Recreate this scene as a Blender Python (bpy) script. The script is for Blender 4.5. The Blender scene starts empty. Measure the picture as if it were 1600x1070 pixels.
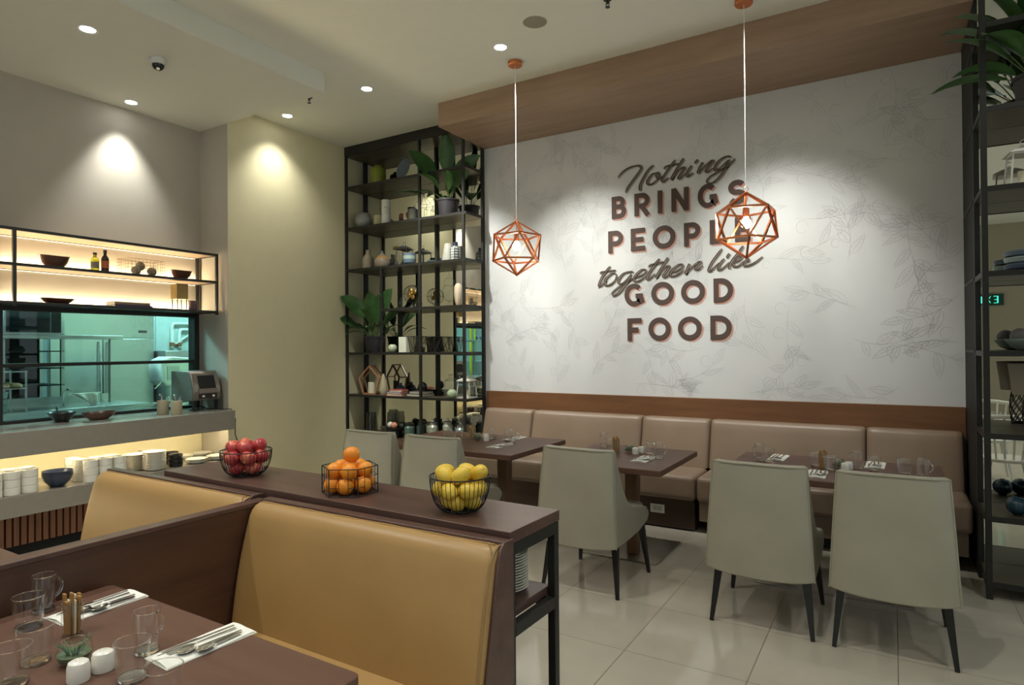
import bpy, math, random
from mathutils import Vector, Matrix
R = math.radians
SC = bpy.context.scene
COL = SC.collection
random.seed(7)

# ------------------------------------------------------------------ camera, exposure, world
cam_data = bpy.data.cameras.new('camera')
cam_data.sensor_width = 36.0
cam_data.lens = 22.076
cam_data.clip_start = 0.05
cam = bpy.data.objects.new('camera', cam_data)
COL.objects.link(cam)
cam.matrix_world = Matrix(((0.85502327, 0.01056889, 0.51848193, 0.0),
                           (0.51853274, -0.00261445, -0.85505377, 0.0),
                           (-0.00768142, 0.99994073, -0.00771573, 1.45),
                           (0, 0, 0, 1)))
SC.camera = cam
SC.view_settings.view_transform = 'Standard'
SC.view_settings.look = 'None'
SC.view_settings.exposure = EXPOSURE = 0.75
SC.view_settings.gamma = 1.0
SC.view_settings.use_curve_mapping = False
SC.cycles.caustics_reflective = False
SC.cycles.caustics_refractive = False
SC.cycles.sample_clamp_indirect = 4.0
SC.cycles.max_bounces = 10
SC.cycles.transparent_max_bounces = 24
world = bpy.data.worlds.new('world')
SC.world = world
world.use_nodes = True
world.node_tree.nodes['Background'].inputs[0].default_value = (0.82, 0.94, 1.0, 1)
world.node_tree.nodes['Background'].inputs[1].default_value = 0.42

SPOT_COL = (1.0, 0.99, 0.91)      # ceiling downlights, warm with a green cast
LED_COL = (1.0, 0.83, 0.52)       # shelf strips
KIT_COL = (0.50, 0.96, 1.0)       # kitchen tubes

# ------------------------------------------------------------------ mesh helpers
class MB:
    """collects shapes and links them as one mesh object"""
    def __init__(s): s.v = []; s.f = []; s.m = []; s.mi = 0
    def add(s, vs, fs):
        o = len(s.v); s.v += [tuple(v) for v in vs]
        for f in fs: s.f.append(tuple(i + o for i in f)); s.m.append(s.mi)
        return s
    def mat(s, i): s.mi = i; return s
    def box(s, x0, x1, y0, y1, z0, z1):
        return s.add([(x0,y0,z0),(x1,y0,z0),(x1,y1,z0),(x0,y1,z0),(x0,y0,z1),(x1,y0,z1),(x1,y1,z1),(x0,y1,z1)],
                     [(0,3,2,1),(4,5,6,7),(0,1,5,4),(1,2,6,5),(2,3,7,6),(3,0,4,7)])
    def hexa(s, lo, hi):
        """eight corners: lo = 4 bottom (ccw from above), hi = 4 top"""
        return s.add(list(lo) + list(hi), [(0,3,2,1),(4,5,6,7),(0,1,5,4),(1,2,6,5),(2,3,7,6),(3,0,4,7)])
    def bar(s, a, b, w, d=None, w2=None):
        """square bar from a to b, tapering to w2"""
        a = Vector(a); b = Vector(b); d = d or w; w2 = w2 or w; k = w2 / w
        t = (b - a).normalized()
        up = Vector((0,0,1)) if abs(t.z) < .9 else Vector((0,1,0))
        x = t.cross(up).normalized(); y = x.cross(t).normalized()
        lo = [a + x*sx*w/2 + y*sy*d/2 for sx, sy in ((-1,-1),(1,-1),(1,1),(-1,1))]
        hi = [b + x*sx*w/2*k + y*sy*d/2*k for sx, sy in ((-1,-1),(1,-1),(1,1),(-1,1))]
        return s.hexa(lo, hi)
    def tube(s, pts, r, n=8, closed=False, r2=None):
        pts = [Vector(p) for p in pts]; m = len(pts); vs = []; fs = []
        nrm = None
        for i, p in enumerate(pts):
            if closed: t = (pts[(i+1) % m] - pts[i-1])
            else: t = pts[min(i+1, m-1)] - pts[max(i-1, 0)]
            t.normalize()
            if nrm is None:
                up = Vector((0,0,1)) if abs(t.z) < .9 else Vector((1,0,0))
                nrm = t.cross(up).normalized()
            else:
                nrm = nrm - t * nrm.dot(t)
                nrm = nrm.normalized() if nrm.length > 1e-6 else t.orthogonal().normalized()
            bn = t.cross(nrm)
            rr = r if r2 is None else r + (r2 - r) * i / max(1, m-1)
            for k in range(n):
                a = 2*math.pi*k/n
                vs.append(p + (nrm*math.cos(a) + bn*math.sin(a))*rr)
        for i in range(m if closed else m-1):
            j = (i+1) % m
            for k in range(n):
                l = (k+1) % n
                fs.append((i*n+k, i*n+l, j*n+l, j*n+k))
        if not closed:
            fs.append(tuple(range(n-1, -1, -1))); fs.append(tuple((m-1)*n + k for k in range(n)))
        return s.add(vs, fs)
    def ring(s, c, r, tr, n=32, k=6, axis='z'):
        pts = []
        for i in range(n):
            a = 2*math.pi*i/n; u, v = r*math.cos(a), r*math.sin(a)
            pts.append({'z': (c[0]+u, c[1]+v, c[2]), 'y': (c[0]+u, c[1], c[2]+v), 'x': (c[0], c[1]+u, c[2]+v)}[axis])
        return s.tube(pts, tr, k, closed=True)
    def lathe(s, prof, c=(0,0,0), n=24, sx=1, sy=1, M=None):
        vs = []; fs = []; rows = []
        for r, z in prof:
            if r < 1e-6: rows.append([len(vs)]); vs.append(Vector((0,0,z)))
            else:
                rows.append(list(range(len(vs), len(vs)+n)))
                for k in range(n):
                    a = 2*math.pi*k/n; vs.append(Vector((r*math.cos(a)*sx, r*math.sin(a)*sy, z)))
        for a, b in zip(rows, rows[1:]):
            for k in range(n):
                l = (k+1) % n
                if len(a) == 1 and len(b) == 1: break
                if len(a) == 1: fs.append((a[0], b[l], b[k]))
                elif len(b) == 1: fs.append((a[k], a[l], b[0]))
                else: fs.append((a[k], a[l], b[l], b[k]))
        if M is not None: vs = [M @ v for v in vs]
        vs = [v + Vector(c) for v in vs]
        return s.add(vs, fs)
    def sphere(s, c, r, n=20, m=12, sz=1.0, M=None):
        return s.lathe([(r*math.sin(math.pi*i/m), -r*sz*math.cos(math.pi*i/m)) for i in range(m+1)], c, n, M=M)
    def cyl(s, c, r, h, n=24, r2=None):
        r2 = r if r2 is None else r2
        return s.lathe([(0,0),(r,0),(r2,h),(0,h)], c, n)
    def prism(s, poly, d):
        """flat polygon (3D points) extruded along vector d"""
        d = Vector(d); n = len(poly); a = [Vector(p) for p in poly]
        nor = Vector((0,0,0))
        for i in range(n): nor += a[i].cross(a[(i+1) % n])
        fl = nor.dot(d) > 0
        vs = a + [p + d for p in a]
        lo = tuple(range(n)); hi = tuple(range(n, 2*n))
        fs = [lo[::-1] if fl else lo, hi if fl else hi[::-1]]
        for i in range(n):
            j = (i+1) % n
            fs.append((i, j, n+j, n+i) if fl else (j, i, n+i, n+j))
        return s.add(vs, fs)
    def grid(s, fn, nu, nv, close_v=False):
        vs = [fn(i/nu, j/nv) for j in range(nv+1) for i in range(nu+1)]
        fs = [(j*(nu+1)+i, j*(nu+1)+i+1, (j+1)*(nu+1)+i+1, (j+1)*(nu+1)+i) for j in range(nv) for i in range(nu)]
        return s.add(vs, fs)
    def build(s, name, mats, parent=None, bevel=0, smooth=35, seg=2, loc=None, rot=None, kind=None, subsurf=0):
        me = bpy.data.meshes.new(name)
        me.from_pydata(s.v, [], s.f); me.update()
        if not isinstance(mats, (list, tuple)): mats = [mats]
        for m in mats: me.materials.append(m)
        if any(s.m): me.polygons.foreach_set('material_index', s.m)
        if smooth:
            me.polygons.foreach_set('use_smooth', [True]*len(me.polygons))
            me.set_sharp_from_angle(angle=R(smooth))
        o = bpy.data.objects.new(name, me); COL.objects.link(o)
        if bevel:
            b = o.modifiers.new('bevel', 'BEVEL'); b.width = bevel; b.segments = seg; b.limit_method = 'ANGLE'; b.angle_limit = R(40)
            b.harden_normals = False
            me.polygons.foreach_set('use_smooth', [True]*len(me.polygons)); me.set_sharp_from_angle(angle=R(75))
        if subsurf:
            q = o.modifiers.new('subsurf', 'SUBSURF'); q.levels = q.render_levels = subsurf
        if parent: o.parent = parent
        if loc: o.location = loc
        if rot: o.rotation_euler = rot
        if kind: o['kind'] = kind
        return o

def box(*a): return MB().box(*a)

def tag(o, label, cat, group=None, kind=None):
    o['label'] = label; o['category'] = cat
    if group: o['group'] = group
    if kind: o['kind'] = kind
    return o
def thing(name, label, cat, loc=(0,0,0), rz=0, group=None):
    o = bpy.data.objects.new(name, None); COL.objects.link(o)
    o.empty_display_size = .1; o.location = loc; o.rotation_euler = (0,0,rz)
    return tag(o, label, cat, group)
KIDS = {}
def copy_tree(root, loc, rz=0, label=None, group=None, rot=None):
    """a copy of a thing, its parts and their sub-parts"""
    r = root.copy(); COL.objects.link(r); r.location = loc
    r.rotation_euler = rot if rot else (0,0,rz)
    if label: r['label'] = label
    if group: r['group'] = group
    def kids(src, dst):
        for ch in list(src.children):
            c = ch.copy(); COL.objects.link(c); c.parent = dst; kids(ch, c)
    kids(root, r)
    return r
class Proto:
    """first use moves the original, later uses copy it"""
    def __init__(s, make): s.make = make; s.o = None
    def put(s, loc, label, group=None, rz=0, rot=None):
        if s.o is None:
            s.o = s.make(); o = s.o; o.location = loc; o.rotation_euler = rot if rot else (0,0,rz)
            o['label'] = label
            if group: o['group'] = group
            return o
        return copy_tree(s.o, loc, rz, label, group, rot)

# ------------------------------------------------------------------ materials
def S(r, g, b):
    f = lambda c: (c/255/12.92) if c/255 <= .04045 else ((c/255+.055)/1.055)**2.4
    return (f(r), f(g), f(b), 1)
def newmat(name):
    m = bpy.data.materials.new(name); m.use_nodes = True
    nt = m.node_tree; return m, nt, nt.nodes['Principled BSDF']
def coords(nt, scale=(1,1,1)):
    tc = nt.nodes.new('ShaderNodeTexCoord'); mp = nt.nodes.new('ShaderNodeMapping')
    mp.inputs['Scale'].default_value = scale
    nt.links.new(tc.outputs['Object'], mp.inputs[0]); return mp.outputs[0]
def noise(nt, vec, scale, detail=3, rough=.5):
    n = nt.nodes.new('ShaderNodeTexNoise'); n.inputs['Scale'].default_value = scale
    n.inputs['Detail'].default_value = detail; n.inputs['Roughness'].default_value = rough
    nt.links.new(vec, n.inputs['Vector']); return n.outputs['Fac']
def ramp(nt, fac, stops):
    r = nt.nodes.new('ShaderNodeValToRGB'); e = r.color_ramp.elements
    while len(e) < len(stops): e.new(.5)
    for i, (p, c) in enumerate(stops): e[i].position = p; e[i].color = c
    nt.links.new(fac, r.inputs[0]); return r.outputs[0]
def dim(c, k): return (c[0]*k, c[1]*k, c[2]*k, 1)
def mix(nt, fac, a, b, mode='MIX'):
    n = nt.nodes.new('ShaderNodeMix'); n.data_type = 'RGBA'; n.blend_type = mode
    for s, v in ((n.inputs[0], fac), (n.inputs[6], a), (n.inputs[7], b)):
        if hasattr(v, 'links') or isinstance(v, bpy.types.NodeSocket): nt.links.new(v, s)
        else: s.default_value = v
    return n.outputs[2]
def math_(nt, op, a, b=None):
    n = nt.nodes.new('ShaderNodeMath'); n.operation = op
    for i, v in enumerate((a, b)):
        if v is None: continue
        if isinstance(v, bpy.types.NodeSocket): nt.links.new(v, n.inputs[i])
        else: n.inputs[i].default_value = v
    return n.outputs[0]
def bump(nt, bsdf, h, strength=.2, dist=.01):
    b = nt.nodes.new('ShaderNodeBump'); b.inputs['Strength'].default_value = strength; b.inputs['Distance'].default_value = dist
    nt.links.new(h, b.inputs['Height']); nt.links.new(b.outputs[0], bsdf.inputs['Normal'])
def plain(name, col, rough=.5, metal=0, var=.06, scale=8, bmp=0, bscale=60, spec=.5, trans=0, emit=None, es=0, coat=0):
    m, nt, b = newmat(name)
    v = coords(nt); c = ramp(nt, noise(nt, v, scale), [(.3, dim(col, 1-var)), (.7, dim(col, 1+var))])
    nt.links.new(c, b.inputs['Base Color'])
    b.inputs['Roughness'].default_value = rough; b.inputs['Metallic'].default_value = metal
    b.inputs['Specular IOR Level'].default_value = spec
    b.inputs['Transmission Weight'].default_value = trans
    b.inputs['Coat Weight'].default_value = coat
    if bmp: bump(nt, b, noise(nt, v, bscale, 4), bmp, .004)
    if emit: b.inputs['Emission Color'].default_value = emit; b.inputs['Emission Strength'].default_value = es
    return m
def emitter(name, col, s):
    m, nt, b = newmat(name); nt.nodes.remove(b)
    e = nt.nodes.new('ShaderNodeEmission'); e.inputs[0].default_value = (*col[:3], 1); e.inputs[1].default_value = s
    nt.links.new(e.outputs[0], nt.nodes['Material Output'].inputs[0]); return m
def wood(name, c1, c2, axis='x', rough=.42, s=1.0, spec=.5):
    m, nt, b = newmat(name)
    k = {'x': (1.2, 14, 14), 'y': (14, 1.2, 14), 'z': (14, 14, 1.2)}[axis]
    v = coords(nt, tuple(q*s for q in k))
    a = noise(nt, v, 1.2, 5, .6); f = noise(nt, v, 9, 3, .6)
    c = ramp(nt, a, [(.3, c1), (.7, c2)])
    c = mix(nt, math_(nt, 'MULTIPLY', f, .35), c, dim(c1, .55))
    nt.links.new(c, b.inputs['Base Color']); b.inputs['Roughness'].default_value = rough
    b.inputs['Specular IOR Level'].default_value = spec
    bump(nt, b, f, .06, .002); return m
def leather(name, c, rough=.42, bmp=.12):
    m, nt, b = newmat(name); v = coords(nt)
    nt.links.new(ramp(nt, noise(nt, v, 4), [(.3, dim(c, .93)), (.7, dim(c, 1.06))]), b.inputs['Base Color'])
    vo = nt.nodes.new('ShaderNodeTexVoronoi'); vo.inputs['Scale'].default_value = 260
    nt.links.new(v, vo.inputs['Vector']); bump(nt, b, vo.outputs['Distance'], bmp, .001)
    b.inputs['Roughness'].default_value = rough; return m
def thin_glass(name, tint=(.93,.97,.95,1), gl=.9, rough=0.0, ior=1.45):
    m, nt, b = newmat(name); nt.nodes.remove(b)
    t = nt.nodes.new('ShaderNodeBsdfTransparent'); t.inputs[0].default_value = tint
    g = nt.nodes.new('ShaderNodeBsdfGlossy'); g.inputs['Roughness'].default_value = rough; g.inputs[0].default_value = (gl,gl,gl,1)
    lw = nt.nodes.new('ShaderNodeLayerWeight'); lw.inputs[0].default_value = .5
    pw = math_(nt, 'POWER', lw.outputs['Facing'], 4.5); f = math_(nt, 'ADD', math_(nt, 'MULTIPLY', pw, .75), .035)
    x = nt.nodes.new('ShaderNodeMixShader')
    nt.links.new(f, x.inputs[0]); nt.links.new(t.outputs[0], x.inputs[1]); nt.links.new(g.outputs[0], x.inputs[2])
    nt.links.new(x.outputs[0], nt.nodes['Material Output'].inputs[0]); return m

M = {}
M['ceil'] = plain('ceiling_paint', S(230,230,218), .8, var=.01)
M['cream'] = plain('cream_wall_paint', S(232,223,184), .7, var=.015, bmp=.03)
M['greige'] = plain('greige_wall_paint', S(190,184,172), .75, var=.015)
M['dimwall'] = plain('back_room_paint', S(165,155,135), .8, var=.02)
M['soffit'] = wood('soffit_wood', S(148,122,100), S(170,142,118), 'x', .45)
M['trimwood'] = wood('wainscot_wood', S(104,70,44), S(128,88,56), 'x', .4)
M['plinthwood'] = wood('dark_plinth_wood', S(58,42,30), S(74,54,38), 'x', .45)
M['walnut'] = wood('dark_walnut', S(80,58,52), S(104,78,70), 'x', .33)
M['walnut_y'] = wood('dark_walnut_panel', S(74,49,38), S(98,66,50), 'y', .4)
M['table'] = wood('table_laminate', S(98,71,59), S(110,81,68), 'x', .40, 1.0, .3)
M['tablewood'] = wood('table_leg_wood', S(112,84,62), S(134,102,76), 'z', .4)
M['copperwood'] = wood('slat_wood', S(120,76,50), S(150,98,68), 'z', .45)
M['stone'] = plain('grey_counter_stone', S(142,136,126), .22, var=.03, scale=20)
M['black'] = plain('black_steel', S(42,42,40), .45, metal=.3, var=.05)
M['blackside'] = plain('matte_black_panel', S(20,20,19), .7, var=.05)
M['shelfp'] = wood('shelf_board', S(72,66,52), S(88,82,66), 'x', .4)
M['tan'] = leather('tan_leather', S(168,134,84), .40)
M['taupe'] = leather('taupe_leather', S(130,111,94), .42)
M['chair'] = leather('pale_grey_leather', S(158,154,138), .45)
M['piping'] = plain('chair_piping', S(150,148,130), .5)
M['tanpipe'] = plain('tan_piping', S(150,120,76), .5)
M['legblack'] = plain('black_lacquer', S(26,26,24), .35)
M['copper'] = plain('copper', S(218,138,94), .34, metal=1.0, var=.04)
M['chrome'] = plain('polished_steel', S(225,225,222), .12, metal=1.0, var=.02)
M['toaster'] = plain('dull_toaster_steel', S(150,142,134), .38, metal=.75, var=.04)
M['steel'] = plain('brushed_steel', S(185,190,190), .32, metal=1.0, var=.05, scale=3)
M['plate3'] = plain('brushed_plate', S(176,172,162), .30, metal=.9, var=.08)
M['white'] = plain('white_ceramic', S(232,230,220), .25, var=.02)
M['cloth'] = plain('white_napkin', S(240,240,232), .85, var=.02)
M['plastic'] = plain('white_plastic', S(225,225,220), .4, var=.01)
M['bulb'] = emitter('bulb_glow', (1.0,.90,.68), 55)
M['lens'] = emitter('downlight_glow', (1.0,.99,.93), 14)
M['led'] = emitter('led_strip_glow', LED_COL, 34)
M['tubes'] = emitter('kitchen_tube_glow', KIT_COL, 42)
M['exit'] = emitter('exit_sign_glow', (.05,.9,.55), 1.6)
M['glass'] = thin_glass('clear_glass', (.985,.99,.987,1), 1.0)
M['smoke'] = thin_glass('smoked_glass', (.72,.72,.69,1), 1.0)
M['window'] = thin_glass('window_glass', (.88,.97,.95,1), .8)
M['gbase'] = plain('thick_glass', (.95,.97,.97,1), .02, var=0, trans=1.0)
M['mirror'] = plain('mirror_silver', (.80,.82,.77,1), .0, metal=1.0, var=0)
M['leaf'] = plain('leaf_green', S(62,98,52), .35, var=.25, scale=12)
M['leafd'] = plain('stem_green', S(92,120,66), .5, var=.15)
M['pot'] = plain('black_plastic_pot', S(48,46,50), .5, var=.03)
M['soil'] = plain('potting_soil', S(48,36,28), .95, var=.3, scale=60)
M['red'] = plain('red_cover', S(185,60,50), .5)
M['blue'] = plain('blue_cover', S(130,165,185), .5)
M['orange_c'] = plain('orange_cover', S(205,95,62), .5)
M['page'] = plain('book_pages', S(225,218,200), .8, var=.06, scale=80)
M['purple'] = plain('purple_cover', S(62,52,96), .5)
M['brownbowl'] = plain('dark_brown_wood_bowl', S(78,46,34), .3, var=.25, scale=10)
M['can'] = plain('beige_ceramic', S(190,176,148), .5, var=.02)
M['navy'] = plain('navy_ceramic', S(52,64,86), .25, var=.08)
M['blackcer'] = plain('black_ceramic', S(36,34,34), .3, var=.1)
M['lettering'] = plain('dark_brown_lettering', S(76,60,54), .7, var=.02)
M['letpink'] = plain('pink_lettering', S(196,148,134), .7, var=.02)
M['letgrey'] = plain('grey_lettering', S(168,164,154), .7, var=.02)
M['whitepaint'] = plain('white_painted_wood', S(215,214,205), .4, var=.02)
M['dark'] = plain('dark_void', S(24,24,24), .8)
M['tealpaint'] = plain('kitchen_wall_tile', S(185,200,196), .4, var=.03)
M['yellow'] = plain('yellow_pipe', S(220,200,40), .4)

def wallpaper():
    m, nt, b = newmat('leaf_wallpaper')
    v = coords(nt)
    c = ramp(nt, noise(nt, v, 3, 2), [(.3, S(206,208,210)), (.7, S(212,213,214))])
    nt.links.new(c, b.inputs['Base Color']); b.inputs['Roughness'].default_value = .55
    return m
M['paper'] = wallpaper()

def floor_mat():
    m, nt, b = newmat('polished_floor_tile')
    tc = nt.nodes.new('ShaderNodeTexCoord'); sep = nt.nodes.new('ShaderNodeSeparateXYZ'); nt.links.new(tc.outputs['Object'], sep.inputs[0])
    P = .5585; g = []
    cell = []
    for i, off in ((0, 1.1115 + 20*P), (1, -2.846 + 20*P)):
        q = math_(nt, 'DIVIDE', math_(nt, 'ADD', sep.outputs[i], off), P)
        fr = math_(nt, 'FRACT', q); cell.append(math_(nt, 'FLOOR', q))
        g.append(math_(nt, 'GREATER_THAN', math_(nt, 'ABSOLUTE', math_(nt, 'SUBTRACT', fr, .5)), .5 - .0022/P))
    gr = math_(nt, 'MAXIMUM', g[0], g[1])
    v = coords(nt)
    c = ramp(nt, noise(nt, v, 1.6, 4, .6), [(.3, S(180,174,160)), (.7, S(194,189,174))])
    h = math_(nt, 'FRACT', math_(nt, 'MULTIPLY', math_(nt, 'SINE', math_(nt, 'ADD', math_(nt, 'MULTIPLY', cell[0], 12.9), math_(nt, 'MULTIPLY', cell[1], 78.2))), 43.7))
    c = mix(nt, math_(nt, 'MULTIPLY', h, .12), c, S(160,154,140))
    c = mix(nt, gr, c, S(128,118,100))
    nt.links.new(c, b.inputs['Base Color'])
    nt.links.new(math_(nt, 'ADD', math_(nt, 'MULTIPLY', gr, .4), .10), b.inputs['Roughness'])
    b.inputs['Specular IOR Level'].default_value = .55
    return m
M['floor'] = floor_mat()

# ------------------------------------------------------------------ lights in their fixtures
def aim(o, loc, target):
    d = Vector(target) - Vector(loc)
    o.rotation_euler = d.to_track_quat('-Z', 'Y').to_euler()
def downlight(x, y, z, target=None, e=60, ang=70, blend=.6, col=SPOT_COL, label='', r=.045, size=.04):
    t = thing('downlight', label, 'ceiling light', (x, y, z), 0, 'recessed ceiling downlights')
    MB().lathe([(r, -.001), (r*1.35, -.004), (r*1.4, -.001), (r*1.4, 0), (r, 0)], n=32).build('trim_ring', M['plastic'], t)
    MB().lathe([(0, -.0015), (r, -.0015), (r, -.0002), (0, -.0002)], n=32).build('lens', M['lens'], t)
    ld = bpy.data.lights.new('downlight_lamp', 'SPOT'); ld.energy = e; ld.color = col; ld.spot_size = R(ang); ld.spot_blend = blend
    ld.shadow_soft_size = size
    lo = bpy.data.objects.new('downlight_lamp', ld); COL.objects.link(lo); lo.parent = t
    lo.location = (0, 0, -.05); tg = target or (x, y, 0)
    aim(lo, (x, y, z - .05), tg)
    return t

# ------------------------------------------------------------------ the room's lamps and added fill downlights
downlight(-4.575, 2.111, 3.594, None, 55, 95, .8, label='round downlight in the lowered ceiling nearest the camera, left of the dome camera')
downlight(-5.613, 2.932, 3.594, (-5.80, 2.92, 2.2), 42, 74, .9, label='round downlight close to the left wall above the lit hanging shelf')
downlight(-5.11, 4.164, 3.762, (-5.35, 4.28, 2.2), 23, 100, 1.0, label='round downlight by the cream wall left of the shelf tower')
downlight(-3.985, 4.108, 3.762, (-3.90, 5.3, 1.7), 150, 68, .7, label='round downlight between the fire sprinkler and the shelf tower')
downlight(-2.561, 4.086, 3.762, (-2.42, 5.5, 1.45), 175, 64, 1.0, label='round downlight just behind the left pendant canopy')
downlight(-.92, 4.05, 3.762, (-.74, 5.5, 1.55), 150, 62, 1.0, label='round downlight above the dining table nearest the right shelving')
downlight(.713, 3.987, 3.762, (.7, 4.1, 0), 18, 80, .8, label='round downlight seen mirrored in the right shelving')
for (x, y, e, wh) in ((-3.6, .9, 100, 'above the booths, left of the camera'), (-2.2, 1.9, 50, 'above the fruit console'), (-.6, 1.9, 50, 'above the free floor before the dining chairs'), (-2.2, -.6, 80, 'behind the camera on the left'), (.2, -.6, 80, 'right behind the camera'), (2.2, 1.2, 80, 'above the white spindle chairs'), (2.2, -2.6, 70, 'far behind the camera on the right'), (-1.2, -3.2, 80, 'far behind the camera in the middle'), (-4.5, -2.6, 70, 'far behind the camera on the left')):
    downlight(x, y, 3.594 if x < -4.1 else 3.762, None, e, 115, 1.0, label='added unseen round fill downlight, ' + wh)  # unseen downlights, added to fill the room with light

# ------------------------------------------------------------------ the room
def struct(name, mb, m, **k): return mb.build(name, m, kind='structure', **k)
FY, LX, KX, PY = 5.5, -5.378, -5.808, 3.69
struct('floor', box(-9.2, 5.0, -5.5, 6.2, -.08, 0), M['floor'], smooth=0)
struct('ceiling', box(-5.95, 5.0, -5.5, 5.6, 3.762, 3.84), M['ceil'], smooth=0)
struct('trim_1', box(-5.95, -4.055, -5.5, PY-.0045, 3.594, 3.763), M['ceil'], smooth=0)       # lowered ceiling over the counter
struct('wall_far', box(-5.4, 5.0, FY, FY+.1, 0, 3.762), M['paper'], smooth=0)
struct('wall_left', box(-5.93, LX, PY, FY+.1, 0, 3.762), M['cream'], smooth=0)
k = MB(); k.box(-5.93, KX, -5.5, .5, 0, 3.6).box(-5.93, KX, .5, PY, 0, .87).box(-5.93, KX, .5, PY, 1.795, 3.6).box(-5.93, KX, 3.645, PY, .87, 1.795)
struct('wall_kitchen', k, M['greige'], smooth=0)
struct('wall_back', box(-.3, 5.0, -5.6, -5.5, 0, 3.762), M['dimwall'], smooth=0)
# unseen shop-front openings added behind and right of the camera to admit fill daylight
w = thing('added_window_back', 'added unseen shop front opening behind the camera, for fill light', 'window'); w['kind'] = 'structure'
f = MB()
for x in (-5.9, -4.5, -3.1, -1.7, -.36): f.box(x, x+.06, -5.58, -5.52, 0, 3.762)
for z in (0, 2.5, 3.70): f.box(-5.9, -.3, -5.57, -5.53, z, z+.06)
f.build('window_frame', M['black'], w)
w = thing('added_window_right', 'added unseen shop front opening on the right side, for fill light', 'window'); w['kind'] = 'structure'
f = MB()
for y in (-5.5, -3.7, -1.9, -.1, 1.7, 3.5, 5.3): f.box(5.02, 5.08, y, y+.06, 0, 3.762)
for z in (0, 2.5, 3.70): f.box(5.03, 5.07, -5.5, 5.4, z, z+.06)
f.build('window_frame', M['black'], w)
struct('trim_8', box(KX, LX-.001, PY-.004, PY-.0002, 0, 3.594), M['greige'], smooth=0)      # grey side of the cream pier
# wooden bulkhead over the art wall, wooden wainscot behind the banquette
struct('trim_2', box(-3.648, .44, 4.705, FY-.002, 3.535, 3.761), M['soffit'], bevel=.002)
struct('trim_3', box(-3.63, .438, FY-.035, FY-.001, 0, 1.0), M['trimwood'], bevel=.003)
# black return panel at the right end of the art wall
struct('trim_4', box(.44, .47, 4.86, FY-.002, 0, 3.76), M['blackside'], smooth=0)

# window to the kitchen
w = thing('window_1', 'black framed two-pane window looking into the teal lit kitchen', 'window'); w['kind'] = 'structure'
f = MB()
for y in (.5, 2.03, 3.615): f.box(-5.90, -5.795, y, y+.05 if y > 1 else y+.05, .885, 1.80)
for z, h in ((.885, .03), (1.325, .028), (1.765, .035)): f.box(-5.895, -5.80, .5, 3.66, z, z+h)
f.build('window_frame', M['black'], w, bevel=.003)
box(-5.852, -5.846, .53, 2.04, .9, 1.78).build('pane', M['window'], w, smooth=0)
box(-5.852, -5.846, 2.07, 3.62, .9, 1.78).build('pane', M['window'], w, smooth=0)


# leaf line drawing printed on the wallpaper: branches of outlined leaves and round fruit
def leaf_print():
    rnd = random.Random(11); vs = []; fs = []; y = FY-.0007
    XA, XB, ZA, ZB = -3.62, .43, 1.01, 3.53
    def line(pts, w=.0026):
        n = len(pts); o = len(vs)
        for i in range(n):
            a, b = pts[max(i-1,0)], pts[min(i+1,n-1)]; tx, tz = b[0]-a[0], b[1]-a[1]; l = math.hypot(tx, tz) or 1
            h = w/2*(.5+.5*math.sin(math.pi*(i+.5)/n)); nx, nz = -tz/l*h, tx/l*h
            vs.append((min(max(pts[i][0]+nx,XA),XB), y, min(max(pts[i][1]+nz,ZA),ZB))); vs.append((min(max(pts[i][0]-nx,XA),XB), y, min(max(pts[i][1]-nz,ZA),ZB)))
        for i in range(n-1): fs.append((o+2*i, o+2*i+1, o+2*i+3, o+2*i+2))
    def leaf2(x, z, a, L, W, bend):
        P = []; c, s_ = math.cos(a), math.sin(a)
        def pt(u, v): return (x + c*u*L - s_*(v + bend*u*u*L), z + s_*u*L + c*(v + bend*u*u*L))
        for sg in (1, -1): line([pt(k/12, sg*W*math.sin(math.pi*(k/12)**.8)) for k in range(13)])
        line([pt(k/8*.9, 0) for k in range(9)], .002)
        for k in range(2, 7):
            for sg in (1, -1):
                if rnd.random() < .6: line([pt(k/8, 0), pt(k/8+.08, sg*W*.45), pt(k/8+.13, sg*W*.7)], .0014)
    for i in range(12):
        for j in range(8):
            x = XA + .14 + i*.355 + rnd.uniform(-.07,.07); z = ZA + .1 + j*.34 + rnd.uniform(-.07,.07); a = rnd.uniform(0, 6.28); cv = rnd.uniform(-1.1, 1.1)
            p = [(x, z)]; an = a
            for k in range(12):
                an += cv*.09; p.append((p[-1][0]+.032*math.cos(an), p[-1][1]+.032*math.sin(an)))
                if k % 3 == 1:
                    sg = 1 if (k//3) % 2 else -1
                    if rnd.random() < .72: leaf2(*p[-1], an+sg*rnd.uniform(.5,.9), rnd.uniform(.12,.22), rnd.uniform(.020,.034), rnd.uniform(-.3,.3))
                    elif rnd.random() < .8:
                        r = rnd.uniform(.028,.045); cx = p[-1][0]-math.sin(an)*sg*(r+.02); cz = p[-1][1]+math.cos(an)*sg*(r+.02)
                        line([(cx+r*math.cos(t*.3), cz+r*1.15*math.sin(t*.3)) for t in range(19)])
            line(p, .0024); leaf2(*p[-1], an, .17, .028, .1)
    mb = MB().add(vs, fs)
    return struct('trim_9', mb, plain('wallpaper_leaf_line', S(176,178,180), .6, var=.01), smooth=0)
leaf_print()

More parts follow.
